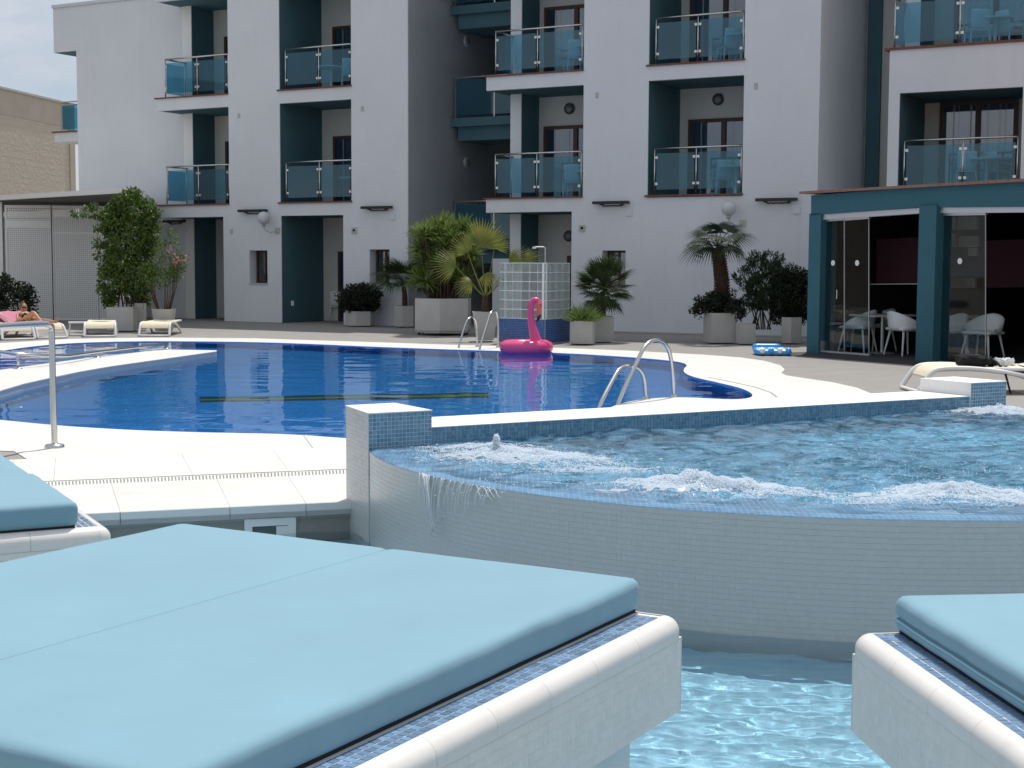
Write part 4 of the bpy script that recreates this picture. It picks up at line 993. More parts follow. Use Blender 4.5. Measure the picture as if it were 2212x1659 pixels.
def globe(x, y, dd=-.28, arm=True):
    u, z = U(x, y, dd); s = MB(); s.ball(FW(u, dd, z), .155, 20, 14); o = obj('globe_lamp', s, gm, hotel, smooth=True)
    s = MB(); c = FW(u, dd, z); s.lathe([(.05, -.15), (.045, -.19), (.02, -.22)], c, 12)
    s.tube([c + Vector((0, 0, -.2)), c + Vector((0, 0, -.28)) + FE * .03, c + FE * .12 + Vector((0, 0, -.34)) + FN * .1, c + FE * .20 + Vector((0, 0, -.30)) + FN * .28], .014, 8)
    FB(s, u + .13, u + .27, -.02, 0, z - .36, z - .22); obj('arm', s, M['planter'], o)
globe(569.5, 471); globe(1574, 450)
# skirting and service cover
part('plinth', [(7.83, 13.2, -.012, 0, 0, .03)], M['planter'])

# ------------------------------------------------------------------ restaurant pavilion (s along its front, d inwards)
RA = G(1744, 761.6); RB = G(1981, 779.5); RE = (RB - RA).normalized(); RN = Vector((-RE.y, RE.x, 0))
def RW(s, d, z): return RA + RE * s + RN * d + Vector((0, 0, z))
def RU(x, y, d=0.0):
    r = ray(x, y); p0 = RA + RN * d; p = CAM + r * ((p0 - CAM).dot(RN) / r.dot(RN)); return (p - RA).dot(RE), p.z
rest = thing('restaurant', 'low petrol restaurant pavilion with folding glass doors at the right of the pool', 'restaurant', tuple(RW(2, 3, 0)))
def rquad(name, px, d0, d1, m, parent=rest):      # pixel outline on the front, pushed inwards
    pts = [RU(x, y, d0) for x, y in px]; s = MB(); s.prism([RW(a, d0, z) for a, z in pts], RN * (d1 - d0)); return obj(name, s, m, parent)
def rbx(name, s0, s1, d0, d1, z0, z1, m, parent=rest):
    s = MB(); s.hexa([RW(s0, d0, z0), RW(s1, d0, z0), RW(s1, d1, z0), RW(s0, d1, z0), RW(s0, d0, z1), RW(s1, d0, z1), RW(s1, d1, z1), RW(s0, d1, z1)]); return obj(name, s, m, parent)
zt_l = RU(1752, 422)[1]; zt_r = RU(2206, 386)[1]; ZT = (zt_l + zt_r) / 2; ZBm = RU(1985, 448)[1]
sA = RU(1773, 600)[0]; sB0 = RU(1988, 600)[0]; sB1 = RU(2014, 600)[0] + .10
rquad('beam', [(1752, 422), (2300, 379), (2300, 446), (2021, 448), (1990, 447.5), (1773, 463), (1752, 466)], -.02, .35, M['teal2'])
rbx('roof', -.12, 9, .35, 8, ZBm + .12, ZT - .08, M['teal2'])
rbx('roof_tiles', -.16, 9, -.10, 8.0, ZT - .01, ZT + .03, M['terra'])
rbx('pillar', 0, sA + .0, -.02, .33, 0, RU(1760, 461)[1] , M['teal2'])
rbx('pillar', sB0, sB1, -.06, .28, 0, ZBm + .02, M['teal2'])
rbx('floor', -.1, 9, -.72, 8, -.004, .006, mat('dark_floor_and_shadow', (.045, .045, .048), .6, var=.1))  # dark floor inside; the strip in front paints the pavilion's cast shadow
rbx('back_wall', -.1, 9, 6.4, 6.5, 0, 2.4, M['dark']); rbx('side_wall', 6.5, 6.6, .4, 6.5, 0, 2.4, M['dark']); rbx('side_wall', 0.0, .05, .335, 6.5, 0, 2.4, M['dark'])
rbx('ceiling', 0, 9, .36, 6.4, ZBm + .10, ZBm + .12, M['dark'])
rquad('header_box', [(1773, 462.3), (1990, 449), (1990, 460.8), (1773, 475)], .02, .16, M['galv'])
rquad('header_box', [(2021.5, 448.2), (2300, 445.5), (2300, 458), (2021.5, 460.5)], .02, .16, M['galv'])
def gpanel(x0, x1, yt0, yt1, yb0, yb1, d=.08, dots=()):
    k = rquad('glass_panel_rail', [(x0, yt0), (x1, yt1), (x1, yt1 + 5.5), (x0, yt0 + 5.5)], d, d + .05, M['galv'])
    rquad('bottom_rail', [(x0, yb0 - 4), (x1, yb1 - 4), (x1, yb1), (x0, yb0)], d, d + .05, M['galv'], k)
    rquad('glass', [(x0 + .6, yt0 + 5), (x1 - .6, yt1 + 5), (x1 - .6, yb1 - 4), (x0 + .6, yb0 - 4)], d + .02, d + .03, M['doorglass'], k)
    rquad('edge_seal', [(x1 - 1.0, yt1 + 5), (x1, yt1 + 5), (x1, yb1 - 4), (x1 - 1.0, yb1 - 4)], d + .015, d + .035, M['galv'], k)
    for (x, y) in dots:
        a, z = RU(x, y, d); s = MB(); n = 16; s.add([RW(a + .045 * math.cos(t_ * math.pi / 8), d + .014, z + .045 * math.sin(t_ * math.pi / 8)) for t_ in range(n)], [tuple(range(n))]); obj('sticker', s, M['whitepl'], k)
gpanel(1773, 1824, 474, 470, 760.5, 764.5, dots=[(1798, 568)]); gpanel(1825, 1877, 471, 467, 764.5, 768.5, dots=[(1850, 568)])
gpanel(2021, 2129, 460.5, 459, 783, 792, dots=[(2072, 564)])
rquad('door_post', [(1769.5, 462), (1773, 462), (1772, 760.5), (1768.5, 760)], .02, .12, M['galv']); rquad('door_post', [(2018.5, 462), (2021.5, 462), (2017, 783), (2014, 783)], .02, .12, M['galv'])
a, z = RU(1811.5, 636, .08); s = MB(); s.tube([RW(a, .06, z - .07), RW(a, .04, z - .07), RW(a, .04, z + .07), RW(a, .06, z + .07)], .008, 6); obj('door_handle', s, M['steel'], rest)
# red roller blinds deep inside, pale shelves and counter
def deep(name, px, d, m, th=.05): return rquad(name, px, d, d + th, m)
deep('red_blind', [(1893, 517), (1990, 512), (1990, 610), (1893, 611)], 1.0, M['redblind']); deep('red_blind', [(2128, 520), (2230, 516), (2230, 620), (2128, 622)], 1.3, M['redblind'])
deep('blind_rail', [(1880, 613), (1992, 612), (1992, 614), (1880, 615)], .97, M['planter'])
wtn = mat('interior_wall', (.50, .46, .40), .9, var=.3, vscale=2)
for (x0, x1, y0, y1) in ((2024, 2062, 468, 496), (2068, 2110, 468, 496), (2024, 2062, 505, 534), (2070, 2112, 510, 534), (2091, 2110, 536, 553), (2040, 2105, 600, 622)):
    deep('picture', [(x0, y0), (x1, y0), (x1, y1), (x0, y1)], 2.3, wtn)
def counter():
    rbx('counter', 2.2, 6.3, 5.2, 5.8, 0, .8, M['wood'])
counter()

# café tables and tub chairs inside
def tub_chair(label, p, rz):
    t = thing('tub_chair', label, 'chair', tuple(p), rz, 'white tub chairs in the restaurant')
    def O(n, mb, m, sm=False): o = obj(n, mb, m, None, smooth=sm); o.parent = t; return o
    s = MB(); s.rbox(.42, .40, .05, .024, 10, 10, 3, None, (0, 0, .37)); O('seat', s, M['whitepl'], True)
    s = MB(); n = 22
    for i in range(n + 1):
        a = -math.pi * .62 + math.pi * 1.24 * i / n; c_, s_ = math.sin(a), -math.cos(a); h = .62 - .20 * (abs(i - n / 2) / (n / 2)) ** 1.6
        for r_, z in ((.235, .38), (.262, h), (.25, h + .01), (.222, h - .01), (.212, .38)): s.v.append((c_ * r_, s_ * r_ * -1 * -1, z))
    s.f += [(i * 5 + k, i * 5 + k + 1, (i + 1) * 5 + k + 1, (i + 1) * 5 + k) for i in range(n) for k in range(4)]; O('back_shell', s, M['whitepl'], True)
    for sx in (-1, 1):
        for sy in (-1, 1): s = MB(); s.tube([(sx * .15, sy * .14, .36), (sx * .21, sy * .20, 0)], .017, 7, r2=.010); O('leg', s, M['whitepl'])
    return t
def floorpt(x, y, z=0.006): return G(x, y, z)
for lab, x, y, rz in (('white tub chair behind the left folding glass panels', 1852, 761, .9), ('white tub chair left of the second petrol pillar, facing the table', 1955, 767, -1.2), ('white tub chair just right of the second petrol pillar, behind glass', 2046, 774, .5), ('white tub chair behind the glass panel with one round sticker, by the lounger', 2122, 778, 2.3), ('white tub chair deep inside near the dark red blind', 1893, 757, 1.9)):
    tub_chair(lab, floorpt(x, y), rz).scale = (1.15, 1.15, 1.12)
def cafe_table(label, p, group='café tables in the restaurant'):
    t = thing('cafe_table', label, 'table', tuple(p), .5, group)
    def O(n, mb, m): o = obj(n, mb, m, None); o.parent = t; return o
    s = MB(); s.box(-.45, .45, -.30, .30, .60, .63); O('table_top', s, M['planter']); s = MB(); s.tube([(0, 0, 0), (0, 0, .6)], .03, 8); O('column', s, M['galv']); s = MB(); s.lathe([(.001, .02), (.2, .015), (.22, 0)], (0, 0, 0), 18); O('foot', s, M['galv'])
for lab, x, y in (('pale café table behind the left folding glass panels', 1905, 763), ('pale café table right of the second petrol pillar', 2088, 769)): cafe_table(lab, floorpt(x, y))

# ------------------------------------------------------------------ beige block building on the far left
bm_, nt, b = new_mat('rough_beige_block'); tc = nt.nodes.new('ShaderNodeTexCoord'); mp = nt.nodes.new('ShaderNodeMapping'); bk = nt.nodes.new('ShaderNodeTexBrick')
mp.inputs['Rotation'].default_value = (math.pi / 2, 0, 0)
bk.inputs['Scale'].default_value = 1; bk.inputs['Brick Width'].default_value = .46; bk.inputs['Row Height'].default_value = .23; bk.inputs['Mortar Size'].default_value = .012
bk.inputs['Color1'].default_value = (.50, .43, .35, 1); bk.inputs['Color2'].default_value = (.53, .46, .37, 1); bk.inputs['Mortar'].default_value = (.45, .39, .31, 1)
n1 = nt.nodes.new('ShaderNodeTexNoise'); n1.inputs['Scale'].default_value = 7; n1.inputs['Detail'].default_value = 6; bp = nt.nodes.new('ShaderNodeBump'); bp.inputs['Distance'].default_value = .03; bp.inputs['Strength'].default_value = .9
nt.links.new(tc.outputs['Object'], mp.inputs[0]); nt.links.new(mp.outputs[0], bk.inputs['Vector']); nt.links.new(tc.outputs['Object'], n1.inputs['Vector']); nt.links.new(bk.outputs[0], b.inputs['Base Color'])
nt.links.new(n1.outputs['Fac'], bp.inputs['Height']); nt.links.new(bp.outputs[0], b.inputs['Normal']); b.inputs['Roughness'].default_value = .95
p1 = Yp(161, 300, 60); p0 = Yp(0, 300, 54.1); d_ = (p1 - p0); d_.z = 0; d_.normalize(); p00 = p0 - d_ * 25
bt = thing('beige_building', 'windowless beige block building at the far left behind the sun terrace', 'building', (p1.x, p1.y, 0), math.atan2(d_.y, d_.x))
ln_ = (p1 - p00).xy.length; top = Yp(134, 224.5, 59.2).z
def OB(nm, mb, m): o = obj(nm, mb, m, None); o.parent = bt; return o
s = MB(); s.box(-ln_, 0, 0, 12, 0, top - .9); OB('wall', s, bm_); s = MB(); s.box(-ln_, 0.0, -.02, 12, top - .9, top); OB('parapet', s, mat('beige_render', (.50, .43, .35), .9, var=.15, vscale=1.2, bump=.4, bscale=10)); s = MB(); s.box(-ln_, .06, -.08, 12, top, top + .08); OB('coping', s, M['planter'])
s = MB(); s.box(-.5, -.06, -.05, 0.0, 0, top - .9); OB('corner_pier', s, bpy.data.materials['beige_render'])

# ------------------------------------------------------------------ pergola roof and perforated screens on the left
pg = thing('pergola', 'white flat roofed pergola over the sun terrace at the far left', 'pergola', tuple(Yp(100, 700, 36)))
PR = Yp(296, 402, 31.5); PL = Yp(-140, 430, 38.0)
zr_ = Yp(296, 404, 31.5).z; PL.z = zr_; PR.z = zr_
bk_ = Vector((-1.2, 6.5, 0))
s = MB(); s.prism([p + Vector((0, 0, -.11)) for p in (PL, PR, PR + bk_, PL + bk_)], (0, 0, .11)); obj('roof_edge', s, M['whitepl'], pg)
s = MB(); s.prism([p + Vector((0, 0, -.14)) for p in (PL + Vector((.2, .2, 0)), PR + Vector((-.2, .2, 0)), PR + bk_ + Vector((-.1, -.2, 0)), PL + bk_ + Vector((.2, -.2, 0)))], (0, 0, .03)); obj('ceiling', s, mat('grey_awning', (.10, .10, .095), .8), pg)
for x in (3, 209):
    q = Yp(x, 600, 36.1); s = MB(); s.box(q.x - .05, q.x + .05, q.y, q.y + .1, 0, zr_ - .12); obj('post', s, M['whitepl'], pg)
def screen(label, x0, x1, yt, yb, bars):
    Y = 35.9; a, c = Yp(x0, yb, Y), Yp(x1, yt, Y); z0, z1 = a.z, c.z
    t = thing('perforated_screen', label, 'screen', ((a.x + c.x) / 2, Y, 0), 0, 'white perforated screens on the sun terrace')
    fr = .055; s = MB()
    for b in ((a.x + .01, a.x + fr, z0, z1), (c.x - fr, c.x - .01, z0, z1), (a.x + fr, c.x - fr, z1 - fr, z1), (a.x + fr, c.x - fr, z0, z0 + fr)): s.box(b[0], b[1], Y - .02, Y + .03, b[2], b[3])
    for (b0, b1) in bars:
        s.box(a.x + fr, c.x - fr, Y - .018, Y + .028, Yp(0, b1, Y).z, Yp(0, b0, Y).z)
    obj('frame', s, M['whitepl'], t)
    s = MB(); W_ = c.x - a.x - 2 * fr; H_ = z1 - z0 - 2 * fr; P_ = .048; nx, nz = int(W_ / P_), int(H_ / P_)
    for i in range(nx + 1): x = a.x + fr + W_ * i / nx; s.box(x - .0125, x + .0125, Y - .004, Y + .004, z0 + fr, z1 - fr)
    for k in range(nz + 1): z = z0 + fr + H_ * k / nz; s.box(a.x + fr, c.x - fr, Y - .0075, Y - .0045, z - .0125, z + .0125)
    obj('lattice', s, M['whitepl'], t, kind='stuff')
    for xx in (a.x + .06, c.x - .06): s = MB(); s.box(xx - .03, xx + .03, Y, Y + .06, 0, z0); obj('foot', s, M['whitepl'], t)
screen('white perforated screen nearest the left edge under the pergola', 15, 113, 443.5, 692, [(476, 491)])
screen('white perforated screen between the other two under the pergola', 114, 212, 444.5, 692, [(500, 505)])
screen('white perforated screen half hidden by the climbing plant', 213, 308, 446, 692, [(500, 505)])
s = MB(); s.box(-16, -9.3, 38.5, 38.7, 0, 2.6); tag(obj('garden_wall', s, M['planter']), 'grey garden wall in shade behind the perforated screens', 'wall')

# ------------------------------------------------------------------ plants
def leaf(mb, p, d, up, L, W, bend=.25):
    d = d.normalized(); sd_ = d.cross(up)
    if sd_.length < .05: sd_ = d.cross(Vector((1, 0, 0)))
    sd_.normalize(); nn = sd_.cross(d)
    mb.add([p, p + d * L * .5 + sd_ * W + nn * W * .3, p + d * L - nn * L * bend, p + d * L * .5 - sd_ * W + nn * W * .3], [(0, 1, 2), (0, 2, 3)])
def rv():
    while True:
        v = Vector((random.uniform(-1, 1), random.uniform(-1, 1), random.uniform(-1, 1)))
        if .05 < v.length < 1: return v
def cloud(mb, sampler, ncl, per, spread, L, W, droop=-.2):
    for _ in range(ncl):
        c = sampler()
        for _ in range(per):
            p = c + rv() * spread; d = (rv().normalized() + (p - c).normalized() * .8 + Vector((0, 0, droop)))
            leaf(mb, p, d, rv(), L * random.uniform(.6, 1.2), W * random.uniform(.7, 1.2))
def box_planter(name, label, x0, x1, yt, yb, Y, rz=.5, sides=4, taper=1.0, lip=False, wheels=False):
    a = Yp(x0, yb, Y); c = Yp(x1, yt, Y); w = (c.x - a.x) / 2; cx = (c.x + a.x) / 2; h = c.z
    t = thing(name, label, 'planter', (cx, Y + w, 0), 0)
    n = sides; R_ = w; s = MB(); z0 = .02 if not wheels else .09
    ang = lambda k: rz + 2 * math.pi * k / n
    mx = max(abs(math.cos(ang(k))) for k in range(n)); R_ = w / mx
    ring = lambda f, z: [(cx + R_ * f * math.cos(ang(k)), Y + w + R_ * f * math.sin(ang(k)), z) for k in range(n)]
    s.add(ring(taper, z0) + ring(1, h) + ring(.93, h) + ring(.93, h - .05), [(k, (k + 1) % n, (k + 1) % n + n, k + n) for k in range(n)] + [(k + n, (k + 1) % n + n, (k + 1) % n + 2 * n, k + 2 * n) for k in range(n)] + [(k + 2 * n, (k + 1) % n + 2 * n, (k + 1) % n + 3 * n, k + 3 * n) for k in range(n)])
    o = obj('box', s, M['planter'], t); 
    if n > 12: smooth_angle(o, 40)
    s = MB(); s.add(ring(.93, h - .05), [tuple(range(n))]); obj('soil', s, M['soil'], t)
    if wheels:
        s = MB(); s.add(ring(.97, .055) + ring(.97, .085), [(k, (k + 1) % n, (k + 1) % n + n, k + n) for k in range(n)] + [tuple(range(n)), tuple(range(2 * n - 1, n - 1, -1))]); obj('base_board', s, M['planter'], t)
        for k in range(n): p = ring(.85, .03)[k]; s = MB(); s.ball(p, .03, 10, 6); obj('castor', s, M['black'], t, smooth=True)
    return t, Vector((cx, Y + w, h)), w
def plant(name, label, cat, base, group=None): return thing(name, label, cat, tuple(base), 0, group)
# climbing plant over a white box planter
t, top_, w = box_planter('planter', 'white box planter under the tall climbing plant by the loungers', 227, 286, 664, 717, 30.3, rz=math.pi / 4 + .08)
t2, _, _ = box_planter('planter', 'tall white planter box behind the climbing plant', 284, 314, 655, 715, 30.9, rz=math.pi / 4 + .3)
vb = plant('climbing_plant', 'tall leafy climber with sunlit top, draped beside the pergola', 'climbing plant', (top_.x + .25, 31.0, top_.z - .05))
def vs_():
    while True:
        h = random.random(); z = .55 + 2.33 * h; a = random.uniform(0, 2 * math.pi)
        r = (.37 + .215 * math.sin(h * math.pi * .9 + .1)) * (1 + .25 * noise.noise(Vector((math.cos(a) * 1.5, math.sin(a) * 1.5, h * 5)))) * (.55 + .45 * random.random())
        if h > .86: r *= (1 - (h - .86) / .2)
        if h < .25 and random.random() < .35: continue
        cx = Yp(286 - 10 * (1 - h), 600, 31.0).x
        return Vector((cx + r * math.cos(a) * 1.08, 31.0 + r * math.sin(a) * .8, z))
s = MB(); cloud(s, vs_, 290, 34, .09, .09, .024)
for sx, sy, ex_, ey in ((225, 470, 155, 460), (230, 455, 175, 447), (235, 500, 205, 492), (240, 530, 208, 532), (240, 620, 212, 622), (232, 585, 222, 600)):
    a, c = Yp(sx, sy, 30.8), Yp(ex_, ey, 30.7)
    def sp(): u = random.random(); return a.lerp(c, u) + Vector((0, 0, .06 * math.sin(u * 3) - .05 * random.random()))
    cloud(s, sp, 12, 12, .05, .08, .02, droop=-.8)
s_v = s; o = obj('foliage', s_v, M['vine'], vb); o['kind'] = 'stuff'
s = MB()
for i in range(7): x = Yp(255 + i * 9, 600, 31.0).x; s.tube([(x, 31.0 + random.uniform(-.1, .1), .45), (x + random.uniform(-.1, .1), 31.0, 1.1), (x * .0 + Yp(285, 500, 31.0).x + random.uniform(-.15, .15), 31.0, 2.0)], .018, 6)
obj('stems', s, M['stem'], vb)
# flowering shrub in a tapered round pot
t, top_, w = box_planter('plant_pot', 'round tapered grey pot with the pink flowering shrub', 322, 374, 668, 716, 30.1, sides=28, taper=.72)
fb = plant('flowering_shrub', 'bare stemmed shrub with pink blossom to the right of the climber', 'shrub', top_)
s = MB(); tips = []
for i in range(14):
    a = random.uniform(0, 6.28); p0 = top_ + Vector((.12 * math.cos(a), .08 * math.sin(a), -.06)); e = top_ + Vector((.30 * math.cos(a), .2 * math.sin(a), random.uniform(.55, 1.0))); m_ = p0.lerp(e, .5) + Vector((.05 * math.cos(a), 0, 0)); s.tube([p0, m_, e], .012, 5, r2=.006); tips.append(e)
obj('stems', s, M['stem'], fb)
def fs(): return random.choice(tips) + rv() * .17
def fs2(): return top_ + Vector((random.uniform(-.2, .28), random.uniform(-.15, .15), random.uniform(.95, 1.62))) + rv() * .05
s = MB(); cloud(s, fs, 95, 16, .07, .065, .016); cloud(s, fs2, 34, 11, .06, .06, .016); o = obj('foliage', s, M['vine'], fb, kind='stuff')
s = MB(); fl = Yp(388, 562, 30.2)
for _ in range(26): 
    c = fl + Vector((random.uniform(-.12, .14), random.uniform(-.1, .1), random.uniform(-.12, .12)))
    for _ in range(9): leaf(s, c + rv() * .02, rv(), rv(), .03, .012)
for _ in range(5):
    c = Yp(random.uniform(362, 378), random.uniform(530, 545), 30.2)
    for _ in range(8): leaf(s, c + rv() * .02, rv(), rv(), .03, .012)
obj('blossom', s, M['flower'], fb, kind='stuff')
# dark hedge on the left
hp = thing('planter', 'long low pale planter with the dark hedge behind the sunbather', 'planter', (-11.5, 33.2, 0)); s = MB(); s.box(-13.5, -10.75, 33, 33.5, 0, .22); obj('box', s, M['planter'], hp)
hg = plant('hedge', 'dark clipped bush at the left edge behind the sunbather', 'hedge', (-11.8, 33.2, .2))
def hs():
    x = random.uniform(-13.4, -10.78); k = max(0, (x + 11.5) / .72); h = .86 - .40 * k ** 2
    return Vector((x, random.uniform(32.95, 33.6), .22 + random.random() ** .6 * h))
s = MB(); cloud(s, hs, 330, 24, .09, .07, .022); obj('foliage', s, M['hedge'], hg, kind='stuff')
# bush in a hexagonal planter
t, top_, w = box_planter('planter', 'low hexagonal white planter with the round dark bush', 744, 805, 673, 704.5, 33.3, rz=.33, sides=6)
bb_ = plant('round_bush', 'round dark green bush in front of the balcony recess', 'bush', top_)
def bs():
    v = rv(); 
    return top_ + Vector((v.x * .50, v.y * .42, .29 + v.z * .33))
s = MB(); cloud(s, bs, 330, 22, .07, .07, .020); obj('foliage', s, M['hedge'], bb_, kind='stuff')
# leaf shapes of palms
def fan_leaf(L, pet, spread=2.5, nseg=18, droop=.35, w=.032, fold=.25):
    s = MB(); s.tube([(0, 0, 0), (pet * .5, 0, pet * .06), (pet, 0, 0)], .010, 5, r2=.007)
    for i in range(nseg):
        a = -spread / 2 + spread * i / (nseg - 1); l = L * (1 - .28 * (abs(a) / (spread / 2)) ** 2) * random.uniform(.92, 1.05)
        n = 5; pr = []
        for k in range(n + 1):
            u = k / n; r = l * u; z = -droop * l * u ** 2.2 + fold * .12 * l * u * (1 - u); ww = w * (.35 + 1.3 * u if u < .45 else .93 * (1 - (u - .45) / .55) + .02)
            c = Vector((pet + r * math.cos(a), r * math.sin(a), z)); sd_ = Vector((-math.sin(a), math.cos(a), 0)) * ww
            pr.append((c - sd_, c + Vector((0, 0, ww * .5)), c + sd_))
        o_ = len(s.v); s.v += [tuple(q) for t3 in pr for q in t3]
        for k in range(n): b0 = o_ + 3 * k; s.f += [(b0, b0 + 3, b0 + 4, b0 + 1), (b0 + 1, b0 + 4, b0 + 5, b0 + 2)]
    return s
def palm_fronds(root, meshes, origin, n, el0, el1, m, sc0=.9, sc1=1.1, az=None, nm='frond'):
    for i in range(n):
        o = bpy.data.objects.new(nm, random.choice(meshes)); col.objects.link(o); o.parent = root
        e = random.uniform(el0, el1); a = (az[i] if az else i * 2.399 + random.uniform(-.3, .3))
        sc_ = random.uniform(sc0, sc1)
        o.matrix_parent_inverse = XF[root.name].inverted()
        o.matrix_basis = Matrix.Translation(origin) @ Matrix.Rotation(a, 4, 'Z') @ Matrix.Rotation(-e, 4, 'Y') @ Matrix.Rotation(random.uniform(-.4, .4), 4, 'X') @ Matrix.Scale(sc_, 4)
def mesh_of(mb, m):
    me = bpy.data.meshes.new('leaf_shape'); me.from_pydata(mb.v, [], mb.f); me.materials.append(m); return me
# small palm left of the yucca
t, top_, w = box_planter('planter', 'narrow hexagonal white planter left of the large yucca trough', 851, 895, 661, 705, 33.0, rz=.4, sides=6)
p_ = plant('potted_palm', 'dark drooping fan palm against the small ground floor window', 'palm', top_)
lf = [mesh_of(fan_leaf(.48, .42, 2.7, 15, .6, .017), M['palm']) for _ in range(3)]
s = MB(); s.tube([top_ + Vector((0, 0, -.06)), top_ + Vector((0, 0, .2)), top_ + Vector((-.02, 0, .42))], .07, 8, r2=.05); obj('trunk', s, M['bark'], p_)
palm_fronds(p_, lf, top_ + Vector((-.02, 0, .42)), 30, -.1, 1.3, None, .8, 1.1)
# big yucca trough
t, top_, w = box_planter('planter', 'large white planter trough on castors holding the yucca', 894.5, 1015, 645.6, 717, 29.2, rz=.45, sides=6, wheels=True)
y_ = plant('yucca', 'large bright yucca with many leaf rosettes in the big white trough', 'yucca', top_)
def rosette():
    s = MB()
    for i in range(70):
        d = rv().normalized(); d.z = abs(d.z) * 1.1 - .25; L_ = random.uniform(.26, .40); up_ = Vector((0, 0, 1)); d.normalize(); sd_ = d.cross(up_)
        if sd_.length < .1: continue
        sd_.normalize(); q = d * L_; s.add([sd_ * .008, d * L_ * .5 + sd_ * .015, q + Vector((0, 0, -.05 * L_)), d * L_ * .5 - sd_ * .015, -sd_ * .008], [(0, 1, 2), (0, 2, 3, 4)])
    return s
rs = [mesh_of(rosette(), M['yucca']) for _ in range(4)]
s = MB()
for i in range(62):
    px_ = random.uniform(902, 1026); k = (px_ - 960) / 62; py_ = random.uniform(492 + 22 * abs(k) ** 1.5, 625)
    if i < 9: px_ = 905 + i * 13.5; py_ = 512 - 26 * math.cos((px_ - 965) / 62 * 1.4)
    Yr = 29.9 + random.uniform(-.5, .5); p = Yp(px_, py_, Yr); o = bpy.data.objects.new('leaf_rosette', random.choice(rs)); col.objects.link(o); o.parent = y_
    o.matrix_parent_inverse = XF[y_.name].inverted(); o.matrix_basis = Matrix.Translation(p) @ Matrix.Rotation(random.uniform(0, 6), 4, 'Z') @ Matrix.Rotation(random.uniform(-.5, .5), 4, 'X') @ Matrix.Scale(random.uniform(.8, 1.1), 4)
    b0 = Vector((top_.x + (p.x - top_.x) * .45, top_.y + random.uniform(-.15, .15), top_.z - .05)); s.tube([b0, b0.lerp(p, .5) + rv() * .05, p], .022, 6, r2=.016)
obj('stems', s, M['stem'], y_)
# fan palm in a conical pot
t, top_, w = box_planter('plant_pot', 'square tapered white pot beside the glass block screen', 1018.5, 1075.6, 674, 734, 27.0, rz=math.pi / 4 + .1, taper=.66)
p_ = plant('fan_palm', 'yellow green fan palm with big open leaves beside the glass block screen', 'palm', top_)
s = MB(); s.tube([top_ + Vector((0, 0, -.06)), top_ + Vector((0, 0, .12)), top_ + Vector((0, 0, .30))], .085, 9, r2=.05); obj('trunk', s, M['bark'], p_)
for px_, py_, tw, L_, sp_, dr, nsg, yaw in ((1040, 532, 0, .52, 2.9, .05, 26, 1.35), (985, 575, 0, .46, 2.6, .35, 20, 2.9), (1100, 566, 0, .42, 2.5, .30, 20, .35), (1130, 562, 0, .36, 2.4, .2, 16, .1), (1010, 545, 0, .36, 2.6, .4, 18, 2.2), (1085, 600, 0, .34, 2.4, .5, 14, -.3), (1020, 610, 0, .32, 2.4, .6, 14, 3.4), (1068, 535, 0, .36, 2.6, .25, 18, .9), (1050, 590, 0, .3, 2.4, .6, 14, -1.2)):
    c = Yp(px_, py_, 27.4 + random.uniform(-.25, .2)); b0 = top_ + Vector((0, 0, .26)); d = c - b0; s = MB(); s.tube([b0, b0.lerp(c, .5) + Vector((0, 0, -.03)), c], .011, 6, r2=.007)
    k = fan_leaf(L_ * 1.1, 0.001, sp_, nsg, dr, .027 if nsg > 20 else .014)
    ax = Vector((math.cos(yaw), -.25, math.sin(yaw))).normalized(); zz = Vector((0, -1, .35)); zz = (zz - ax * zz.dot(ax)).normalized() if abs(ax.y) < .9 else Vector((0, 0, 1)); yy = zz.cross(ax)
    R4 = Matrix((ax, yy, zz)).transposed(); joinlast(k, lambda v: c + R4 @ v); s.add(k.v, k.f); obj('frond', s, M['fan'], p_)
# palm in a square planter right of the screen, grass tuft in front of it
t, top_, w = box_planter('planter', 'square grey planter right of the tuft planter, with the bushy fan palm', 1272, 1327, 684, 739, 26.9, rz=math.pi / 4 + .12)
p_ = plant('bushy_fan_palm', 'dense spherical fan palm right of the glass block screen', 'palm', top_)
lf = [mesh_of(fan_leaf(.33, .36, 2.8, 14, .12, .013, .4), M['palm']) for _ in range(4)]
s = MB(); s.tube([top_ + Vector((0, 0, -.06)), top_ + Vector((0, 0, .25)), top_ + Vector((0, 0, .42))], .10, 9, r2=.07); obj('trunk', s, M['bark'], p_)
palm_fronds(p_, lf, top_ + Vector((.06, 0, .50)), 105, -.95, 1.5, None, .8, 1.06)
t, top_, w = box_planter('planter', 'small white hexagonal planter with a bright grassy tuft', 1231.5, 1288.5, 693.5, 742.8, 26.0, rz=.25, sides=6)
p_ = plant('grass_tuft', 'bright green spiky tuft in the small hexagonal planter', 'potted plant', top_); s = MB()
for _ in range(420):
    d = rv().normalized(); d.z = abs(d.z) + .25; d.normalize(); b0 = top_ + Vector((random.uniform(-.12, .12), random.uniform(-.1, .1), -.04)); L_ = random.uniform(.18, .42); leaf(s, b0, d, Vector((0, 0, 1)), L_, .005, .12)
obj('blades', s, M['grassy'], p_, kind='stuff')
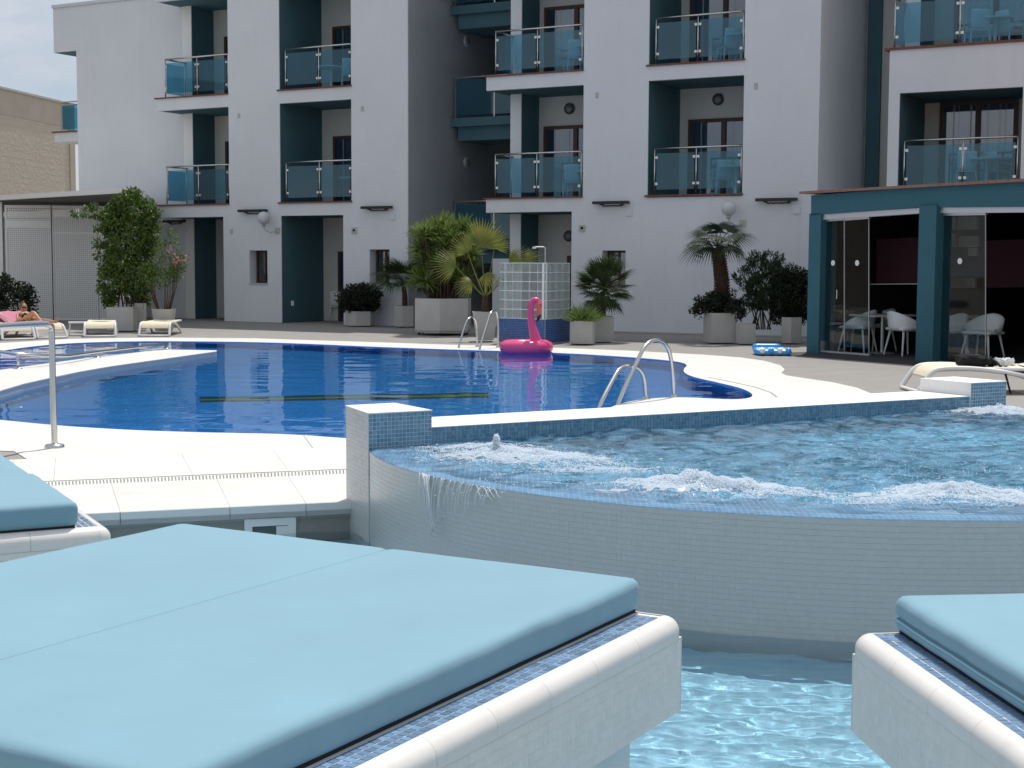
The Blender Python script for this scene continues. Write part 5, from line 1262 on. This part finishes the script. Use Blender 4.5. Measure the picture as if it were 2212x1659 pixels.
# tall palm with trunk
t, top_, w = box_planter('planter', 'square pale planter at the foot of the tall palm', 1526, 1594, 676.6, 741, 26.6, rz=math.pi / 4 + .2)
p_ = plant('palm_tree', 'palm tree with a thick shaggy trunk in front of the white wall', 'palm tree', top_)
a0, a1, a2 = Yp(1561, 690, 27.1), Yp(1559, 610, 27.1), Yp(1550, 535, 27.1)
s = MB(); NP = 26; pts = [a0.lerp(a1, i / 13) if i < 13 else a1.lerp(a2, (i - 13) / 13) for i in range(NP + 1)]
prev = None
for i in range(NP):
    r = .135 - .040 * i / NP; s.tube([pts[i], pts[i + 1] + Vector((0, 0, .004))], r * .93, 12, cap=False, r2=r * 1.08)
    for k in range(9):
        a = k * .698 + i * .35; q = pts[i] + Vector((math.cos(a) * r, math.sin(a) * r, .02)); s.tube([q, q + Vector((math.cos(a) * .035, math.sin(a) * .035, .045))], .018, 4, r2=.004)
obj('trunk', s, M['bark'], p_)
for tx, ty, dy, L_ in ((1488, 492, .1, .30), (1470, 548, -.1, .32), (1512, 473, .3, .30), (1545, 470, -.2, .30), (1604, 478, .1, .32), (1628, 506, -.15, .32), (1622, 553, .1, .28), (1598, 548, -.25, .28), (1498, 523, -.3, .30), (1600, 520, .3, .30),
                       (1572, 466, .2, .28), (1518, 553, -.3, .26), (1480, 516, .3, .30), (1560, 505, -.45, .26), (1530, 500, -.4, .26), (1612, 497, -.3, .28), (1580, 540, -.4, .24), (1540, 486, .4, .28)):
    tip = Yp(tx, ty, 27.1 + dy * 2.0); b0 = a2 + Vector((0, 0, .02)); d = tip - b0; pl = .42; c = b0 + d * pl + Vector((0, 0, .07)); s = MB(); s.tube([b0, b0.lerp(c, .5) + Vector((0, 0, .03)), c], .010, 6, r2=.006)
    ax = (tip + Vector((0, 0, .05)) - c).normalized(); k = fan_leaf(max(.26, (tip - c).length * 1.08), .001, 2.3, 17, .55, .015, .4)
    zz = Vector((random.uniform(-.2, .2), -.55, 1)); zz = (zz - ax * zz.dot(ax)).normalized(); yy = zz.cross(ax); R4 = Matrix((ax, yy, zz)).transposed(); joinlast(k, lambda v: c + R4 @ v); s.add(k.v, k.f); obj('frond', s, M['palm2'], p_)
cv = plant('ground_cover', 'dark trailing plants spilling over the planter of the tall palm', 'ground cover', top_)
def cs(): 
    a = random.uniform(0, 6.28); r = random.uniform(.1, .46); return top_ + Vector((r * math.cos(a) - .05, r * math.sin(a) * .8, random.uniform(.0, .34) * (1 - r) + .04 - (.14 if r > .4 else 0)))
s = MB(); cloud(s, cs, 150, 20, .06, .06, .018); obj('foliage', s, M['hedge'], cv, kind='stuff')
# oleander group
t, top_, w = box_planter('planter', 'small square pale planter right of the tall palm', 1594, 1633.6, 700, 743.6, 26.3, rz=math.pi / 4 + .15)
t, top2, w = box_planter('planter', 'hexagonal grey planter beside the restaurant pillar', 1690.6, 1738, 686, 738.5, 26.6, rz=.3, sides=6)
ol = plant('oleander', 'large dark loose oleander between the tall palm and the restaurant', 'shrub', (Yp(1650, 690, 27.3).x, 27.3, .4)); s = MB(); c0_ = Yp(1650, 640, 27.4)
for _ in range(230):
    px_ = random.triangular(1580, 1722, 1650); k = (px_ - 1650) / 72; py_ = 545 + 35 * k * k + 125 * random.random() ** .8; p = Yp(px_, min(py_, 700), 27.3 + random.uniform(-.4, .4))
    for _ in range(26): q = p + rv() * .07; leaf(s, q, (rv() + Vector((k * .5, 0, .8))).normalized(), rv(), random.uniform(.06, .10), .010, .1)
obj('foliage', s, M['bush'], ol, kind='stuff')
s = MB()
for i in range(12): p = Yp(random.uniform(1600, 1700), random.uniform(560, 620), 27.3); b0 = Yp(1645 + (i - 6) * 4, 712, 27.2); s.tube([b0, b0.lerp(p, .5) + rv() * .06, p], .014, 5, r2=.006)
obj('stems', s, M['stem'], ol)
hd = plant('dark_shrub', 'dense black green shrub next to the restaurant pillar', 'shrub', top2); s = MB()
def ds(): return Yp(random.uniform(1672, 1742), random.uniform(588, 690), 27.1 + random.uniform(-.3, .3))
cloud(s, ds, 260, 22, .08, .08, .016); obj('foliage', s, M['hedge'], hd, kind='stuff')

# ------------------------------------------------------------------ glass block shower screen
gb = thing('glass_block_screen', 'curved glass block shower screen on a blue mosaic base behind the flamingo', 'shower screen', tuple(G(1150, 744)))
c0 = G(1177, 744.5); cR = G(1231.5, 739.2); cLft = G(1088, 741.0); e_l = (cLft - c0); e_r = (cR - c0)
cL2 = cLft + Vector((-.085, .14, 0))
zt_ = Yp(1177, 568.4, c0.y).z; zb_ = Yp(1177, 690, c0.y).z; NRW = 6; bh = (zt_ - zb_) / NRW
gbm, nt, b = new_mat('glass_block'); b.inputs['Base Color'].default_value = (.80, .84, .84, 1); b.inputs['Roughness'].default_value = .06; b.inputs['IOR'].default_value = 1.45
tr = nt.nodes.new('ShaderNodeBsdfTransparent'); tr.inputs[0].default_value = (.80, .84, .84, 1); ms = nt.nodes.new('ShaderNodeMixShader'); ms.inputs[0].default_value = .74
nz = nt.nodes.new('ShaderNodeTexNoise'); nz.inputs['Scale'].default_value = 22; bp = nt.nodes.new('ShaderNodeBump'); bp.inputs['Distance'].default_value = .02; bp.inputs['Strength'].default_value = .8
nt.links.new(nz.outputs[0], bp.inputs['Height']); nt.links.new(bp.outputs[0], b.inputs['Normal'])
nt.links.new(b.outputs[0], ms.inputs[1]); nt.links.new(tr.outputs[0], ms.inputs[2]); nt.links.new(ms.outputs[0], [q for q in nt.nodes if q.type == 'OUTPUT_MATERIAL'][0].inputs[0])
grm = mat('pale_joint', (.74, .79, .78), .4)
segs = ((cL2, cLft, 1), (cLft, c0, 5), (c0, cR, 4))
bars = MB()
for (a, c, n) in segs:
    d = (c - a); L_ = d.length; d.normalize(); nn = Vector((d.y, -d.x, 0)); w_ = L_ / n
    s = MB(); s.obox(a + d * L_ / 2 + nn * -.04 + Vector((0, 0, zb_ / 2)), d * (L_ / 2), nn * .045, Vector((0, 0, zb_ / 2))); obj('base_wall', s, M['bgrout'], gb)
    s = MB(); mosaic(s, lambda u, v: (a + d * (u * L_ / round(L_ / .03)) + nn * .006 + Vector((0, 0, zb_ - .004 - v * .03)), nn), round(L_ / .03), 14, th=.003); obj('base_mosaic', s, M['b2'] if 'b2' in M else M.setdefault('b2', vary_island(mat('cobalt_mosaic', (.04, .13, .4), .2), (.02, .07, .26), (.05, .14, .38))), gb, kind='stuff')
    for i in range(n):
        for k in range(NRW):
            s = MB(); s.rbox(w_ - .016, .075, bh - .016, .010, 3, 2, 3); q = a + d * ((i + .5) * w_) - nn * .04 + Vector((0, 0, zb_ + (k + .5) * bh)); ang = math.atan2(d.y, d.x); Rz = Matrix.Rotation(ang, 3, 'Z'); joinlast(s, lambda v: q + Rz @ v); obj('glass_block', s, gbm, gb)
    for i in range(n + 1): bars.obox(a + d * (i * w_) - nn * .04 + Vector((0, 0, (zb_ + zt_) / 2)), d * .0055, nn * .020, Vector((0, 0, (zt_ - zb_) / 2)))
    for k in range(NRW + 1): bars.obox(a + d * L_ / 2 - nn * .04 + Vector((0, 0, zb_ + k * bh)), d * (L_ / 2), nn * .033, Vector((0, 0, .0065)))
obj('joints', bars, grm, gb)
sh = thing('shower', 'white outdoor shower pipe rising behind the glass block screen', 'shower', tuple(G(1177, 737)))
a = Yp(1177.5, 600, 27.3); zt2 = Yp(1177, 533.8, 27.3).z; xl = Yp(1156, 534, 27.3).x
s = MB(); s.tube([(a.x, 27.3, 0), (a.x, 27.3, zt2 - .02), (a.x - .03, 27.3, zt2), (xl, 27.3, zt2)], .013, 8); obj('pipe', s, M['galv'], sh)
s = MB(); s.box(xl - .05, xl + .02, 27.25, 27.35, zt2 - .03, zt2 + .006); obj('shower_head', s, M['whitepl'], sh)

# ------------------------------------------------------------------ pool ladders and the standing handrail
def ladder(label, rails, r):
    t = thing('pool_ladder', label, 'pool ladder', tuple(G(*rails[0][-1])), 0, 'steel pool ladders')
    ends = []
    for px in rails:
        foot = G(*px[-1]); wat = G(*px[0], -.015); pts = []
        for (x, y) in px[1:-1]:
            k = (x - px[0][0]) / (px[-1][0] - px[0][0]); Yy = wat.y + (foot.y - wat.y) * max(0, min(1, k)); pts.append(Yp(x, y, Yy))
        low = wat + (wat - pts[0]) * .35 + Vector((0, 0, -.25)); full = [low, wat] + pts + [foot]
        sm = full[:]
        for _ in range(3):
            nw = [sm[0]]
            for i in range(len(sm) - 1): nw += [sm[i] * .75 + sm[i + 1] * .25, sm[i] * .25 + sm[i + 1] * .75]
            nw.append(sm[-1]); sm = nw
        s = MB(); s.tube(sm, r, 12); obj('rail', s, M['steel'], t, smooth=True); ends.append(low)
        s = MB(); s.lathe([(.001, .03), (r * 1.2, .028), (r * 2.1, .006), (r * 2.2, 0)], foot, 16); obj('flange', s, M['steel'], t, smooth=True)
    for k in range(3):
        a, c = ends[0] + Vector((0, .03, -.05 - .25 * k)), ends[1] + Vector((0, .03, -.05 - .25 * k)); s = MB(); s.obox((a + c) / 2, (c - a) / 2, Vector((0, .04, 0)), Vector((0, 0, .012))); obj('step', s, M['steel'], t)
ladder('steel pool ladder at the near rim behind the whirlpool wall', [((1290, 884), (1325, 818), (1337, 797), (1356, 788.5), (1378, 793), (1391, 812), (1395, 862)), ((1330, 878), (1374, 785), (1393, 746), (1412, 733), (1434, 738), (1450, 765), (1456, 857))], .021)
ladder('steel pool ladder at the far rim in front of the conical pot', [((989, 754), (1004, 705), (1010, 690), (1018, 684.5), (1026, 687), (1031, 705), (1031, 749)), ((1034, 758), (1052, 700), (1059, 676), (1067, 669), (1073.5, 674), (1077, 700), (1075.6, 750.5))], .017)
hr = thing('handrail', 'tall polished steel handrail standing on the white deck at the left edge', 'handrail', tuple(G(118, 966)))
b0 = G(118, 966.5); tp = Yp(112, 712, 11.25)
s = MB(); pts = [b0, Vector((b0.x - .004, b0.y, .5)), tp, Yp(108, 703, 11.22), Yp(98, 698.5, 11.17), Yp(60, 700.3, 10.95), Yp(0, 704.2, 10.6), Yp(-200, 722, 9.6), Yp(-215, 740, 9.55)]
sm = pts
for _ in range(2):
    nw = [sm[0]]
    for i in range(len(sm) - 1): nw += [sm[i] * .75 + sm[i + 1] * .25, sm[i] * .25 + sm[i + 1] * .75]
    nw.append(sm[-1]); sm = nw
e2 = sm[-1]; sm.append(Vector((e2.x, e2.y, 0))); s.tube(sm, .0235, 16); obj('rail', s, M['steel'], hr, smooth=True)
s = MB(); s.lathe([(.024, .035), (.030, .028), (.066, .024), (.074, .012), (.074, 0)], b0, 28); obj('flange', s, M['steel'], hr, smooth=True)

# ------------------------------------------------------------------ flamingo float
fc = G(1137, 760.5, -.015); fc.y = 23.80; fc.x = Yp(1137, 750, 23.8).x
fl = thing('flamingo_float', 'bright pink inflatable flamingo swim ring at the far rim of the pool', 'pool float', (fc.x, fc.y, -.015))
s = MB(); NR_, NM = 56, 20; Rm, rm = .325, .112
for i in range(NR_):
    a = 2 * math.pi * i / NR_
    for k in range(NM):
        b_2 = 2 * math.pi * k / NM; pu = 1 + .018 * math.sin(a * 14) * (1 if math.cos(b_2) < 0 else .3)
        s.v.append((fc.x + (Rm + rm * math.cos(b_2)) * math.cos(a), fc.y + (Rm * .92 + rm * math.cos(b_2)) * math.sin(a), .085 + rm * .98 * math.sin(b_2) * pu))
s.f += [(i * NM + k, i * NM + (k + 1) % NM, ((i + 1) % NR_) * NM + (k + 1) % NM, ((i + 1) % NR_) * NM + k) for i in range(NR_) for k in range(NM)]
obj('swim_ring', s, M['pink'], fl, smooth=True)
def rtube(pts, rs_, n=14):
    sm = [(Vector(p), r) for p, r in zip(pts, rs_)]
    for _ in range(3):
        nw = [sm[0]]
        for i in range(len(sm) - 1): nw += [(sm[i][0] * .75 + sm[i + 1][0] * .25, sm[i][1] * .75 + sm[i + 1][1] * .25), (sm[i][0] * .25 + sm[i + 1][0] * .75, sm[i][1] * .25 + sm[i + 1][1] * .75)]
        nw.append(sm[-1]); sm = nw
    s = MB(); rings = []; prev = None
    for i, (p, r) in enumerate(sm):
        t_ = (sm[min(i + 1, len(sm) - 1)][0] - sm[max(i - 1, 0)][0]).normalized()
        a = (t_.cross(Vector((0, 1, 0))) if prev is None else prev - t_ * prev.dot(t_)).normalized(); prev = a; b = t_.cross(a)
        s.v += [tuple(p + (a * math.cos(2 * math.pi * k / n) + b * math.sin(2 * math.pi * k / n)) * r) for k in range(n)]
    m_ = len(sm); s.f += [(i * n + k, i * n + (k + 1) % n, (i + 1) * n + (k + 1) % n, (i + 1) * n + k) for i in range(m_ - 1) for k in range(n)] + [tuple(range(n)), tuple((m_ - 1) * n + k for k in range(n))]
    return s
nk = [(1158, 737), (1154, 722), (1149, 703), (1146.5, 684), (1146, 666), (1149, 652), (1156.5, 647.5), (1163, 651), (1165, 659)]
obj('neck', rtube([Yp(x, y, 23.66) for x, y in nk], [.092, .078, .060, .053, .052, .050, .050, .050, .044]), M['pink'], fl, smooth=True)
obj('face', rtube([Yp(x, y, 23.64) for x, y in ((1162, 650), (1165, 658), (1165, 668), (1163.5, 677), (1164.5, 684))], [.030, .050, .042, .033, .028]), M['coral'], fl, smooth=True)
obj('beak', rtube([Yp(x, y, 23.64) for x, y in ((1165, 679), (1164.5, 685), (1162, 691), (1159.5, 696))], [.030, .031, .020, .006]), M['black'], fl, smooth=True)
s = MB(); e_ = Yp(1168, 658, 23.60); s.ball(e_ + Vector((0, 0, 0)), .012, 10, 6); obj('eye', s, M['black'], fl, smooth=True)
for sg in (1,):
    s = MB(); pts = []
    for i in range(15):
        u = i / 14; a = -.95 + .75 * u; rr = .115; b_2 = .9 + .35 * math.sin(u * 9.4) 
        pts.append(Vector((fc.x + (Rm + rr * math.cos(b_2)) * math.cos(a), fc.y + (Rm * .92 + rr * math.cos(b_2)) * math.sin(a), .085 + rr * math.sin(b_2))))
    s.tube(pts, .0035, 5); obj('wing_outline', s, mat('magenta_print', (.35, .01, .08), .4), fl)

# ------------------------------------------------------------------ blue lilo on the paving
lc = G(1674, 768); li = thing('air_mattress', 'small light blue inflatable with white ball print lying on the grey paving', 'inflatable', tuple(lc))
s = MB(); 
for i in range(5): s.rbox(.60 - .03 * abs(i - 2), .125, .085, .04, 14, 6, 5, lambda p, n: p + n * .004 * math.sin(p.x * 40), (lc.x, lc.y + .02 + i * .105, .048 + .004 * i))
obj('body', s, M['lilo'], li, smooth=True)
s = MB(); s.rbox(.46, .15, .12, .055, 12, 6, 6, None, (lc.x - .04, lc.y + .55, .10)); obj('head_rest', s, M['lilo'], li, smooth=True)
for i in range(4):
    s = MB(); s.ball((lc.x - .20 + i * .135, lc.y - .03, .075), .048, 12, 8); obj('ball', s, M['lilo_w'] if i % 2 == 0 else M['lilo'], li, smooth=True)

# ------------------------------------------------------------------ sun loungers
def lounger(label, loc, rz, back=0.0, group='white plastic sun loungers with cream slings'):
    t = thing('sun_lounger', label, 'sun lounger', tuple(loc), rz, group)
    def O(n, mb, m, sm=True): o = obj(n, mb, m, None, smooth=sm); o.parent = t; return o
    HX = .275
    def chaik(pts, it=2):
        sm = [Vector(p) for p in pts]
        for _ in range(it):
            nw = [sm[0]]
            for i in range(len(sm) - 1): nw += [sm[i] * .75 + sm[i + 1] * .25, sm[i] * .25 + sm[i + 1] * .75]
            nw.append(sm[-1]); sm = nw
        return sm
    for sx in (-1, 1):
        x = sx * HX; s = MB(); s.tube(chaik([(x * 1.06, 0, .02), (x * 1.04, .05, .10), (x * 1.02, .13, .235), (x, .26, .262), (x, .60, .255), (x, 1.05, .18), (x * 1.03, 1.36, .07), (x * 1.05, 1.45, .015)]), .024, 8); O('arched_leg', s, M['whitepl'])
        s = MB(); s.tube(chaik([(x * .93, .18, .24), (x * .93, .4, .25), (x * .93, 1.12, .25)]), .020, 8); O('side_rail', s, M['whitepl'])
    s = MB(); s.tube([(-HX * 1.06, 0, .018), (HX * 1.06, 0, .018)], .019, 8); O('foot_bar', s, M['whitepl'])
    s = MB(); s.tube([(-HX * 1.05, 1.45, .018), (HX * 1.05, 1.45, .018)], .016, 8); O('foot_bar', s, M['whitepl'])
    s = MB(); prof = chaik([(0, .095, .165), (0, .14, .235), (0, .22, .275), (0, .35, .277), (0, 1.10, .268)]); nx = 8
    for p in prof:
        for k in range(nx + 1):
            u = k / nx * 2 - 1; s.v.append((u * HX * .93, p.y, p.z - .018 * (1 - u * u) * min(1, max(0, (p.y - .1) * 4))))
    m_ = len(prof); s.f += [(i * (nx + 1) + k, i * (nx + 1) + k + 1, (i + 1) * (nx + 1) + k + 1, (i + 1) * (nx + 1) + k) for i in range(m_ - 1) for k in range(nx)]
    n0 = len(s.v); s.v += [(a, b + .0, c - .012) for a, b, c in s.v[:n0]]; s.f += [tuple(i + n0 for i in reversed(f)) for f in s.f[:]]
    O('sling', s, M['cream'])
    cb, sb = math.cos(back), math.sin(back); L_ = .58
    s = MB(); s.add([(-HX * .9, 1.11, .262), (HX * .9, 1.11, .262), (HX * .9, 1.11 + L_ * cb, .262 + L_ * sb), (-HX * .9, 1.11 + L_ * cb, .262 + L_ * sb)], [(0, 1, 2, 3)]); 
    s.v += [(a, b, c - .012) for a, b, c in s.v[:4]]; s.f += [(7, 6, 5, 4)]; O('backrest', s, M['cream'])
    s = MB(); s.tube([(-HX * .93, 1.11, .25), (-HX * .93, 1.11 + (L_ + .03) * cb, .25 + (L_ + .03) * sb), (HX * .93, 1.11 + (L_ + .03) * cb, .25 + (L_ + .03) * sb), (HX * .93, 1.11, .25)], .018, 8); O('back_frame', s, M['whitepl'])
    return t
p_1 = G(41, 734.5); p_2 = G(114, 731.3); p_3 = G(216, 728); p_4 = G(333, 727)
lounger('leftmost sun lounger, empty foot end towards the blue pool', p_1, rad(32))
lg2 = lounger('sun lounger with the sunbather and a pink towel over its raised back', p_2, rad(44), .32)
lounger('empty sun lounger in front of the box planter of the climber', p_3, rad(14), 0)
lounger('rightmost empty sun lounger of the row, in front of the tapered pot', p_4, rad(4), 0)
nl = lounger('near sun lounger with a black bag, behind the right end of the whirlpool', (4.50, 16.62, 0), rad(-90), 0.12); nl.scale = (1.22, 1.18, 1.10)
st_ = thing('side_table', 'small white side table between two loungers by the climber', 'side table', tuple(G(168, 724)), .3)
def O2(n, mb, m): o = obj(n, mb, m, None); o.parent = st_
s = MB(); s.box(-.17, .17, -.17, .17, .235, .26); O2('table_top', s, M['whitepl'])
for sx in (-1, 1):
    for sy in (-1, 1): s = MB(); s.tube([(sx * .14, sy * .14, .235), (sx * .16, sy * .16, 0)], .014, 6); O2('leg', s, M['whitepl'])
# black bag, strap and crumpled wrapper on the near lounger
bgx = Yp(2108, 790, 16.6); bt_ = thing('bag', 'flat black bag with a dangling strap on the near sun lounger', 'bag', (bgx.x, 16.6, .30))
s = MB(); s.rbox(.42, .30, .12, .055, 26, 20, 8, lambda p, n: p + n * (noise.noise(p * 14) * .028 + noise.noise(p * 34) * .010) + Vector((0, 0, (-.055 * max(0, p.x + .02) / .2) if p.z > 0 else 0)), (bgx.x, 16.6, .355)); obj('body', s, M['blackcl'], bt_, smooth=True)
s = MB(); q0 = Yp(2152, 792, 16.35); pts = [Vector((bgx.x + .12, 16.5, .40)), Yp(2160, 790, 16.4), Yp(2168, 797, 16.3), Yp(2174, 815, 16.25), Yp(2179, 835, 16.25), Yp(2183, 850, 16.2)]; s.tube(pts, .012, 6); obj('strap', s, M['blackcl'], bt_, smooth=True)
s = MB(); s.tube([bgx + Vector((-.15, -.1, .06)), bgx + Vector((-.05, -.13, .13)), bgx + Vector((.06, -.13, .12)), bgx + Vector((.14, -.1, .05))], .008, 6); obj('handle', s, M['black'], bt_, smooth=True)
wr = thing('wrapper', 'crumpled clear plastic wrapper beside the black bag', 'plastic wrapper', tuple(Yp(2169, 788, 16.6)))
wc = Yp(2169, 786, 16.6); s = MB(); s.rbox(.20, .14, .07, .02, 14, 10, 5, lambda p, n: p + n * (noise.noise(p * 30) * .03 + noise.noise(p * 70) * .015), (wc.x, 16.6, .335)); obj('film', s, mat('crumpled_film', (.7, .72, .75), .15, .8), wr)

# pink towel
def along(t, lx, ly, lz):
    Rm_ = Matrix.Rotation(t.rotation_euler.z, 3, 'Z'); return Vector(t.location) + Rm_ @ Vector((lx, ly, lz))
tw = thing('towel', 'pink towel draped over the raised back of the occupied lounger', 'towel', tuple(along(lg2, 0, 1.3, .45)))
cb, sb = math.cos(.32), math.sin(.32); s = MB(); nx, ny = 16, 20
for j_ in range(ny + 1):
    v = j_ / ny; q = -.02 + v * .98
    if q < .62: y_, z_ = 1.11 + q * cb, .262 + q * sb
    else: y_, z_ = 1.11 + .62 * cb + .03 * min(1, (q - .62) * 12), .262 + .62 * sb - max(0, q - .66)
    for i in range(nx + 1):
        u = i / nx * 2 - 1; w_ = .30; dz = .012 + .008 * math.sin(u * 7 + v * 5); sl = max(0, abs(u) - .85) * .5
        s.v.append(tuple(along(lg2, u * w_, y_ - dz * sb, z_ + dz * cb - sl)))
s.f += [(j_ * (nx + 1) + i, j_ * (nx + 1) + i + 1, (j_ + 1) * (nx + 1) + i + 1, (j_ + 1) * (nx + 1) + i) for j_ in range(ny) for i in range(nx)]
obj('cloth', s, M['towel'], tw, smooth=True)
# sunbather: one skinned body
pe = thing('person', 'person in a black swimsuit lying with one knee up on a pink towel', 'person', tuple(along(lg2, 0, .9, .27)))
def skin(name, pts, edges, radii, m, root=0, sub=2):
    me = bpy.data.meshes.new(name); me.from_pydata([tuple(p) for p in pts], edges, []); me.materials.append(m)
    o = bpy.data.objects.new(name, me); col.objects.link(o); o.parent = pe; o.matrix_parent_inverse = XF[pe.name].inverted()
    md = o.modifiers.new('Skin', 'SKIN'); sv = me.skin_vertices[0].data
    for i, r in enumerate(radii): sv[i].radius = (r, r) if not isinstance(r, tuple) else r
    sv[root].use_root = True
    md.use_smooth_shade = True; o.modifiers.new('Sub', 'SUBSURF').levels = sub; o.modifiers['Sub'].render_levels = sub
    return o
AL = lambda *q: along(lg2, *q)
J = [AL(-.02, .98, .325), AL(-.01, 1.06, .365), AL(0, 1.15, .42), AL(.01, 1.20, .475),
     AL(-.13, 1.16, .42), AL(-.19, 1.04, .33), AL(-.10, .90, .35),
     AL(.14, 1.14, .42), AL(.19, 1.02, .33), AL(.12, .90, .35),
     AL(-.05, .93, .33), AL(-.03, .70, .475), AL(0, .44, .30), AL(.01, .38, .29),
     AL(.07, .92, .325), AL(.10, .52, .315), AL(.12, .10, .30), AL(.12, .05, .325), AL(.13, .03, .385)]
Eg = [(0, 1), (1, 2), (2, 3), (2, 4), (4, 5), (5, 6), (2, 7), (7, 8), (8, 9), (0, 10), (10, 11), (11, 12), (12, 13), (0, 14), (14, 15), (15, 16), (16, 17), (17, 18)]
Rr = [.075, .062, .072, .030, .036, .026, .018, .034, .026, .018, .062, .046, .026, .024, .062, .042, .027, .028, .020]
skin('body', J, Eg, Rr, M['skin'])
hd = AL(.03, 1.22, .545); s = MB(); s.ball(hd, .072, 18, 14, (.86, .95, 1.22)); s.ball(hd + Vector((.045, -.055, -.008)), .014, 8, 6, (.8, 1, 1.4)); s.ball(hd + Vector((-.058, .0, -.01)), .014, 8, 6); s.ball(hd + Vector((.03, -.05, -.052)), .026, 10, 8, (1, .9, .7)); obj('head', s, M['skin'], pe, smooth=True)
s = MB(); s.ball(hd + Vector((-.016, .016, .018)), .078, 18, 12, (.86, .95, 1.14)); s.ball(hd + Vector((-.02, .02, .100)), .032, 12, 8); obj('hair', s, M['hair'], pe, smooth=True)
s = MB(); s.tube([hd + Vector((-.015, -.072, .010)), hd + Vector((.025, -.074, .010)), hd + Vector((.06, -.045, .010))], .016, 8); obj('sunglasses', s, M['black'], pe, smooth=True)
s = MB(); s.ball(hd + Vector((.022, -.066, -.042)), .010, 8, 6, (1.6, .6, .5)); obj('mouth', s, mat('lips', (.35, .09, .08), .5), pe, smooth=True)
skin('swimsuit', [J[0] + Vector((0, -.004, 0)), J[1] + Vector((0, -.008, 0)), J[2] + Vector((0, -.012, -.005)), J[2] + Vector((0, 0, .02))], [(0, 1), (1, 2), (2, 3)], [.074, .068, .076, .05], M['blackcl'])
# fingers of the hand on the lap
for hnd, dr_ in ((J[6], Vector((.6, -.5, -.25))), (J[9], Vector((.2, -.9, -.2)))):
    s = MB(); dr_ = dr_.normalized(); sd_ = dr_.cross(Vector((0, 0, 1))).normalized()
    s.ball(hnd + dr_ * .02, .022, 10, 6, (1, 1, .6))
    for i, L_ in enumerate((.035, .042, .045, .040)): 
        b0 = hnd + dr_ * .035 + sd_ * (i - 1.5) * .010; s.tube([b0, b0 + dr_ * L_ * .6 + Vector((0, 0, .004)), b0 + dr_ * L_ + Vector((0, 0, -.006))], .0055, 6, r2=.004)
    b0 = hnd + sd_ * -.018; s.tube([b0, b0 + dr_ * .025 - sd_ * .016, b0 + dr_ * .04 - sd_ * .018], .006, 6, r2=.005); obj('hand', s, M['skin'], pe, smooth=True)

# ------------------------------------------------------------------ balcony furniture
def mono_chair(t):
    def O(n, mb, m=M['whitepl'], sm=True): o = obj(n, mb, m, None, smooth=sm); o.parent = t; return o
    s = MB(); s.rbox(.38, .37, .03, .014, 8, 8, 3, None, (0, 0, .36)); O('seat', s)
    s = MB(); s.rbox(.36, .03, .36, .014, 8, 3, 8, lambda p, n: p + Vector((0, -.05 * (p.z + .18) / .36 + .03 * (p.x / .18) ** 2, 0)), (0, -.18, .56)); O('backrest', s)
    for sx in (-1, 1):
        for sy in (-1, 1): s = MB(); s.tube([(sx * .165, sy * .16, .36), (sx * .20, sy * .20, 0)], .018, 6, r2=.013); O('leg', s)
        s = MB(); s.tube([(sx * .19, .17, .36), (sx * .20, .16, .51), (sx * .20, -.15, .54)], .014, 6); O('armrest', s)
def table_(t):
    def O(n, mb, m=M['whitepl'], sm=False): o = obj(n, mb, m, None, smooth=sm); o.parent = t; return o
    s = MB(); s.lathe([(.001, .60), (.33, .60), (.34, .59), (.34, .575), (.32, .57), (.001, .57)], (0, 0, 0), 26); O('table_top', s)
    s = MB(); s.lathe([(.045, 0), (.035, .25), (.045, .57)], (0, 0, 0), 12); O('column', s, sm=True)
    s = MB(); s.lathe([(.001, .05), (.10, .045), (.22, .01), (.22, 0)], (0, 0, 0), 18); O('foot', s, sm=True)
mc = thing('balcony_chair', 'x', 'chair'); mono_chair(mc); bt2 = thing('balcony_table', 'x', 'table'); table_(bt2)
fa = math.atan2(FE.y, FE.x)
BAL = [('top left balcony beside the left wall', -1.95, 1.25, None, Z2), ('middle left balcony beside the left wall', -1.95, 1.25, None, Z1),
       ('upper balcony of the second column', 1.55, .75, (1.02, .75), Z2), ('lower balcony of the second column', 1.80, .8, (1.85, .45), Z1),
       ('upper balcony right of the stairwell', 7.60, .65, (7.85, .7), Z2), ('lower balcony right of the stairwell', 7.55, .65, (7.85, .75), Z1),
       ('upper balcony of the fourth column', 11.05, .7, (11.35, .65), Z2), ('lower balcony of the fourth column', 10.95, .7, (11.3, .6), Z1),
       ('upper balcony of the right block', 16.0, .75, (16.3, .9), Z2), ('lower balcony of the right block', 15.85, .8, (16.25, .75), Z1)]
first = [True, True]
for (nm, cu, cd, tb, zf) in BAL:
    fz = zf + (.02 if cu > 14 and zf == Z1 else .0)
    loc = FW(cu, cd, fz); rz = fa + random.uniform(.2, .9)
    if first[0]: o = mc; first[0] = False; o.location = loc; o.rotation_euler = (0, 0, rz)
    else: o = dup(mc, loc, rz)
    o['label'] = 'white plastic chair on the ' + nm; o['group'] = 'white balcony chairs'
    if tb:
        loc = FW(tb[0], tb[1], fz)
        if first[1]: o = bt2; first[1] = False; o.location = loc
        else: o = dup(bt2, loc, 0)
        o['label'] = 'white round table on the ' + nm; o['group'] = 'white balcony tables'
        if cu > 5: 
            o = dup(mc, FW(cu + .52 if cu > 14 else cu + .35, cd + .35, fz), fa - .6); o['label'] = 'second white plastic chair, behind the table on the ' + nm; o['group'] = 'white balcony chairs'
for lab, x, y in (('white chair inside the first ground floor recess', 477, 684), ('white chair inside the second ground floor recess', 730, 693)):
    q = G(x, y); o = dup(mc, (q.x, q.y, 0), fa + .5); o['label'] = lab; o['group'] = 'white balcony chairs'
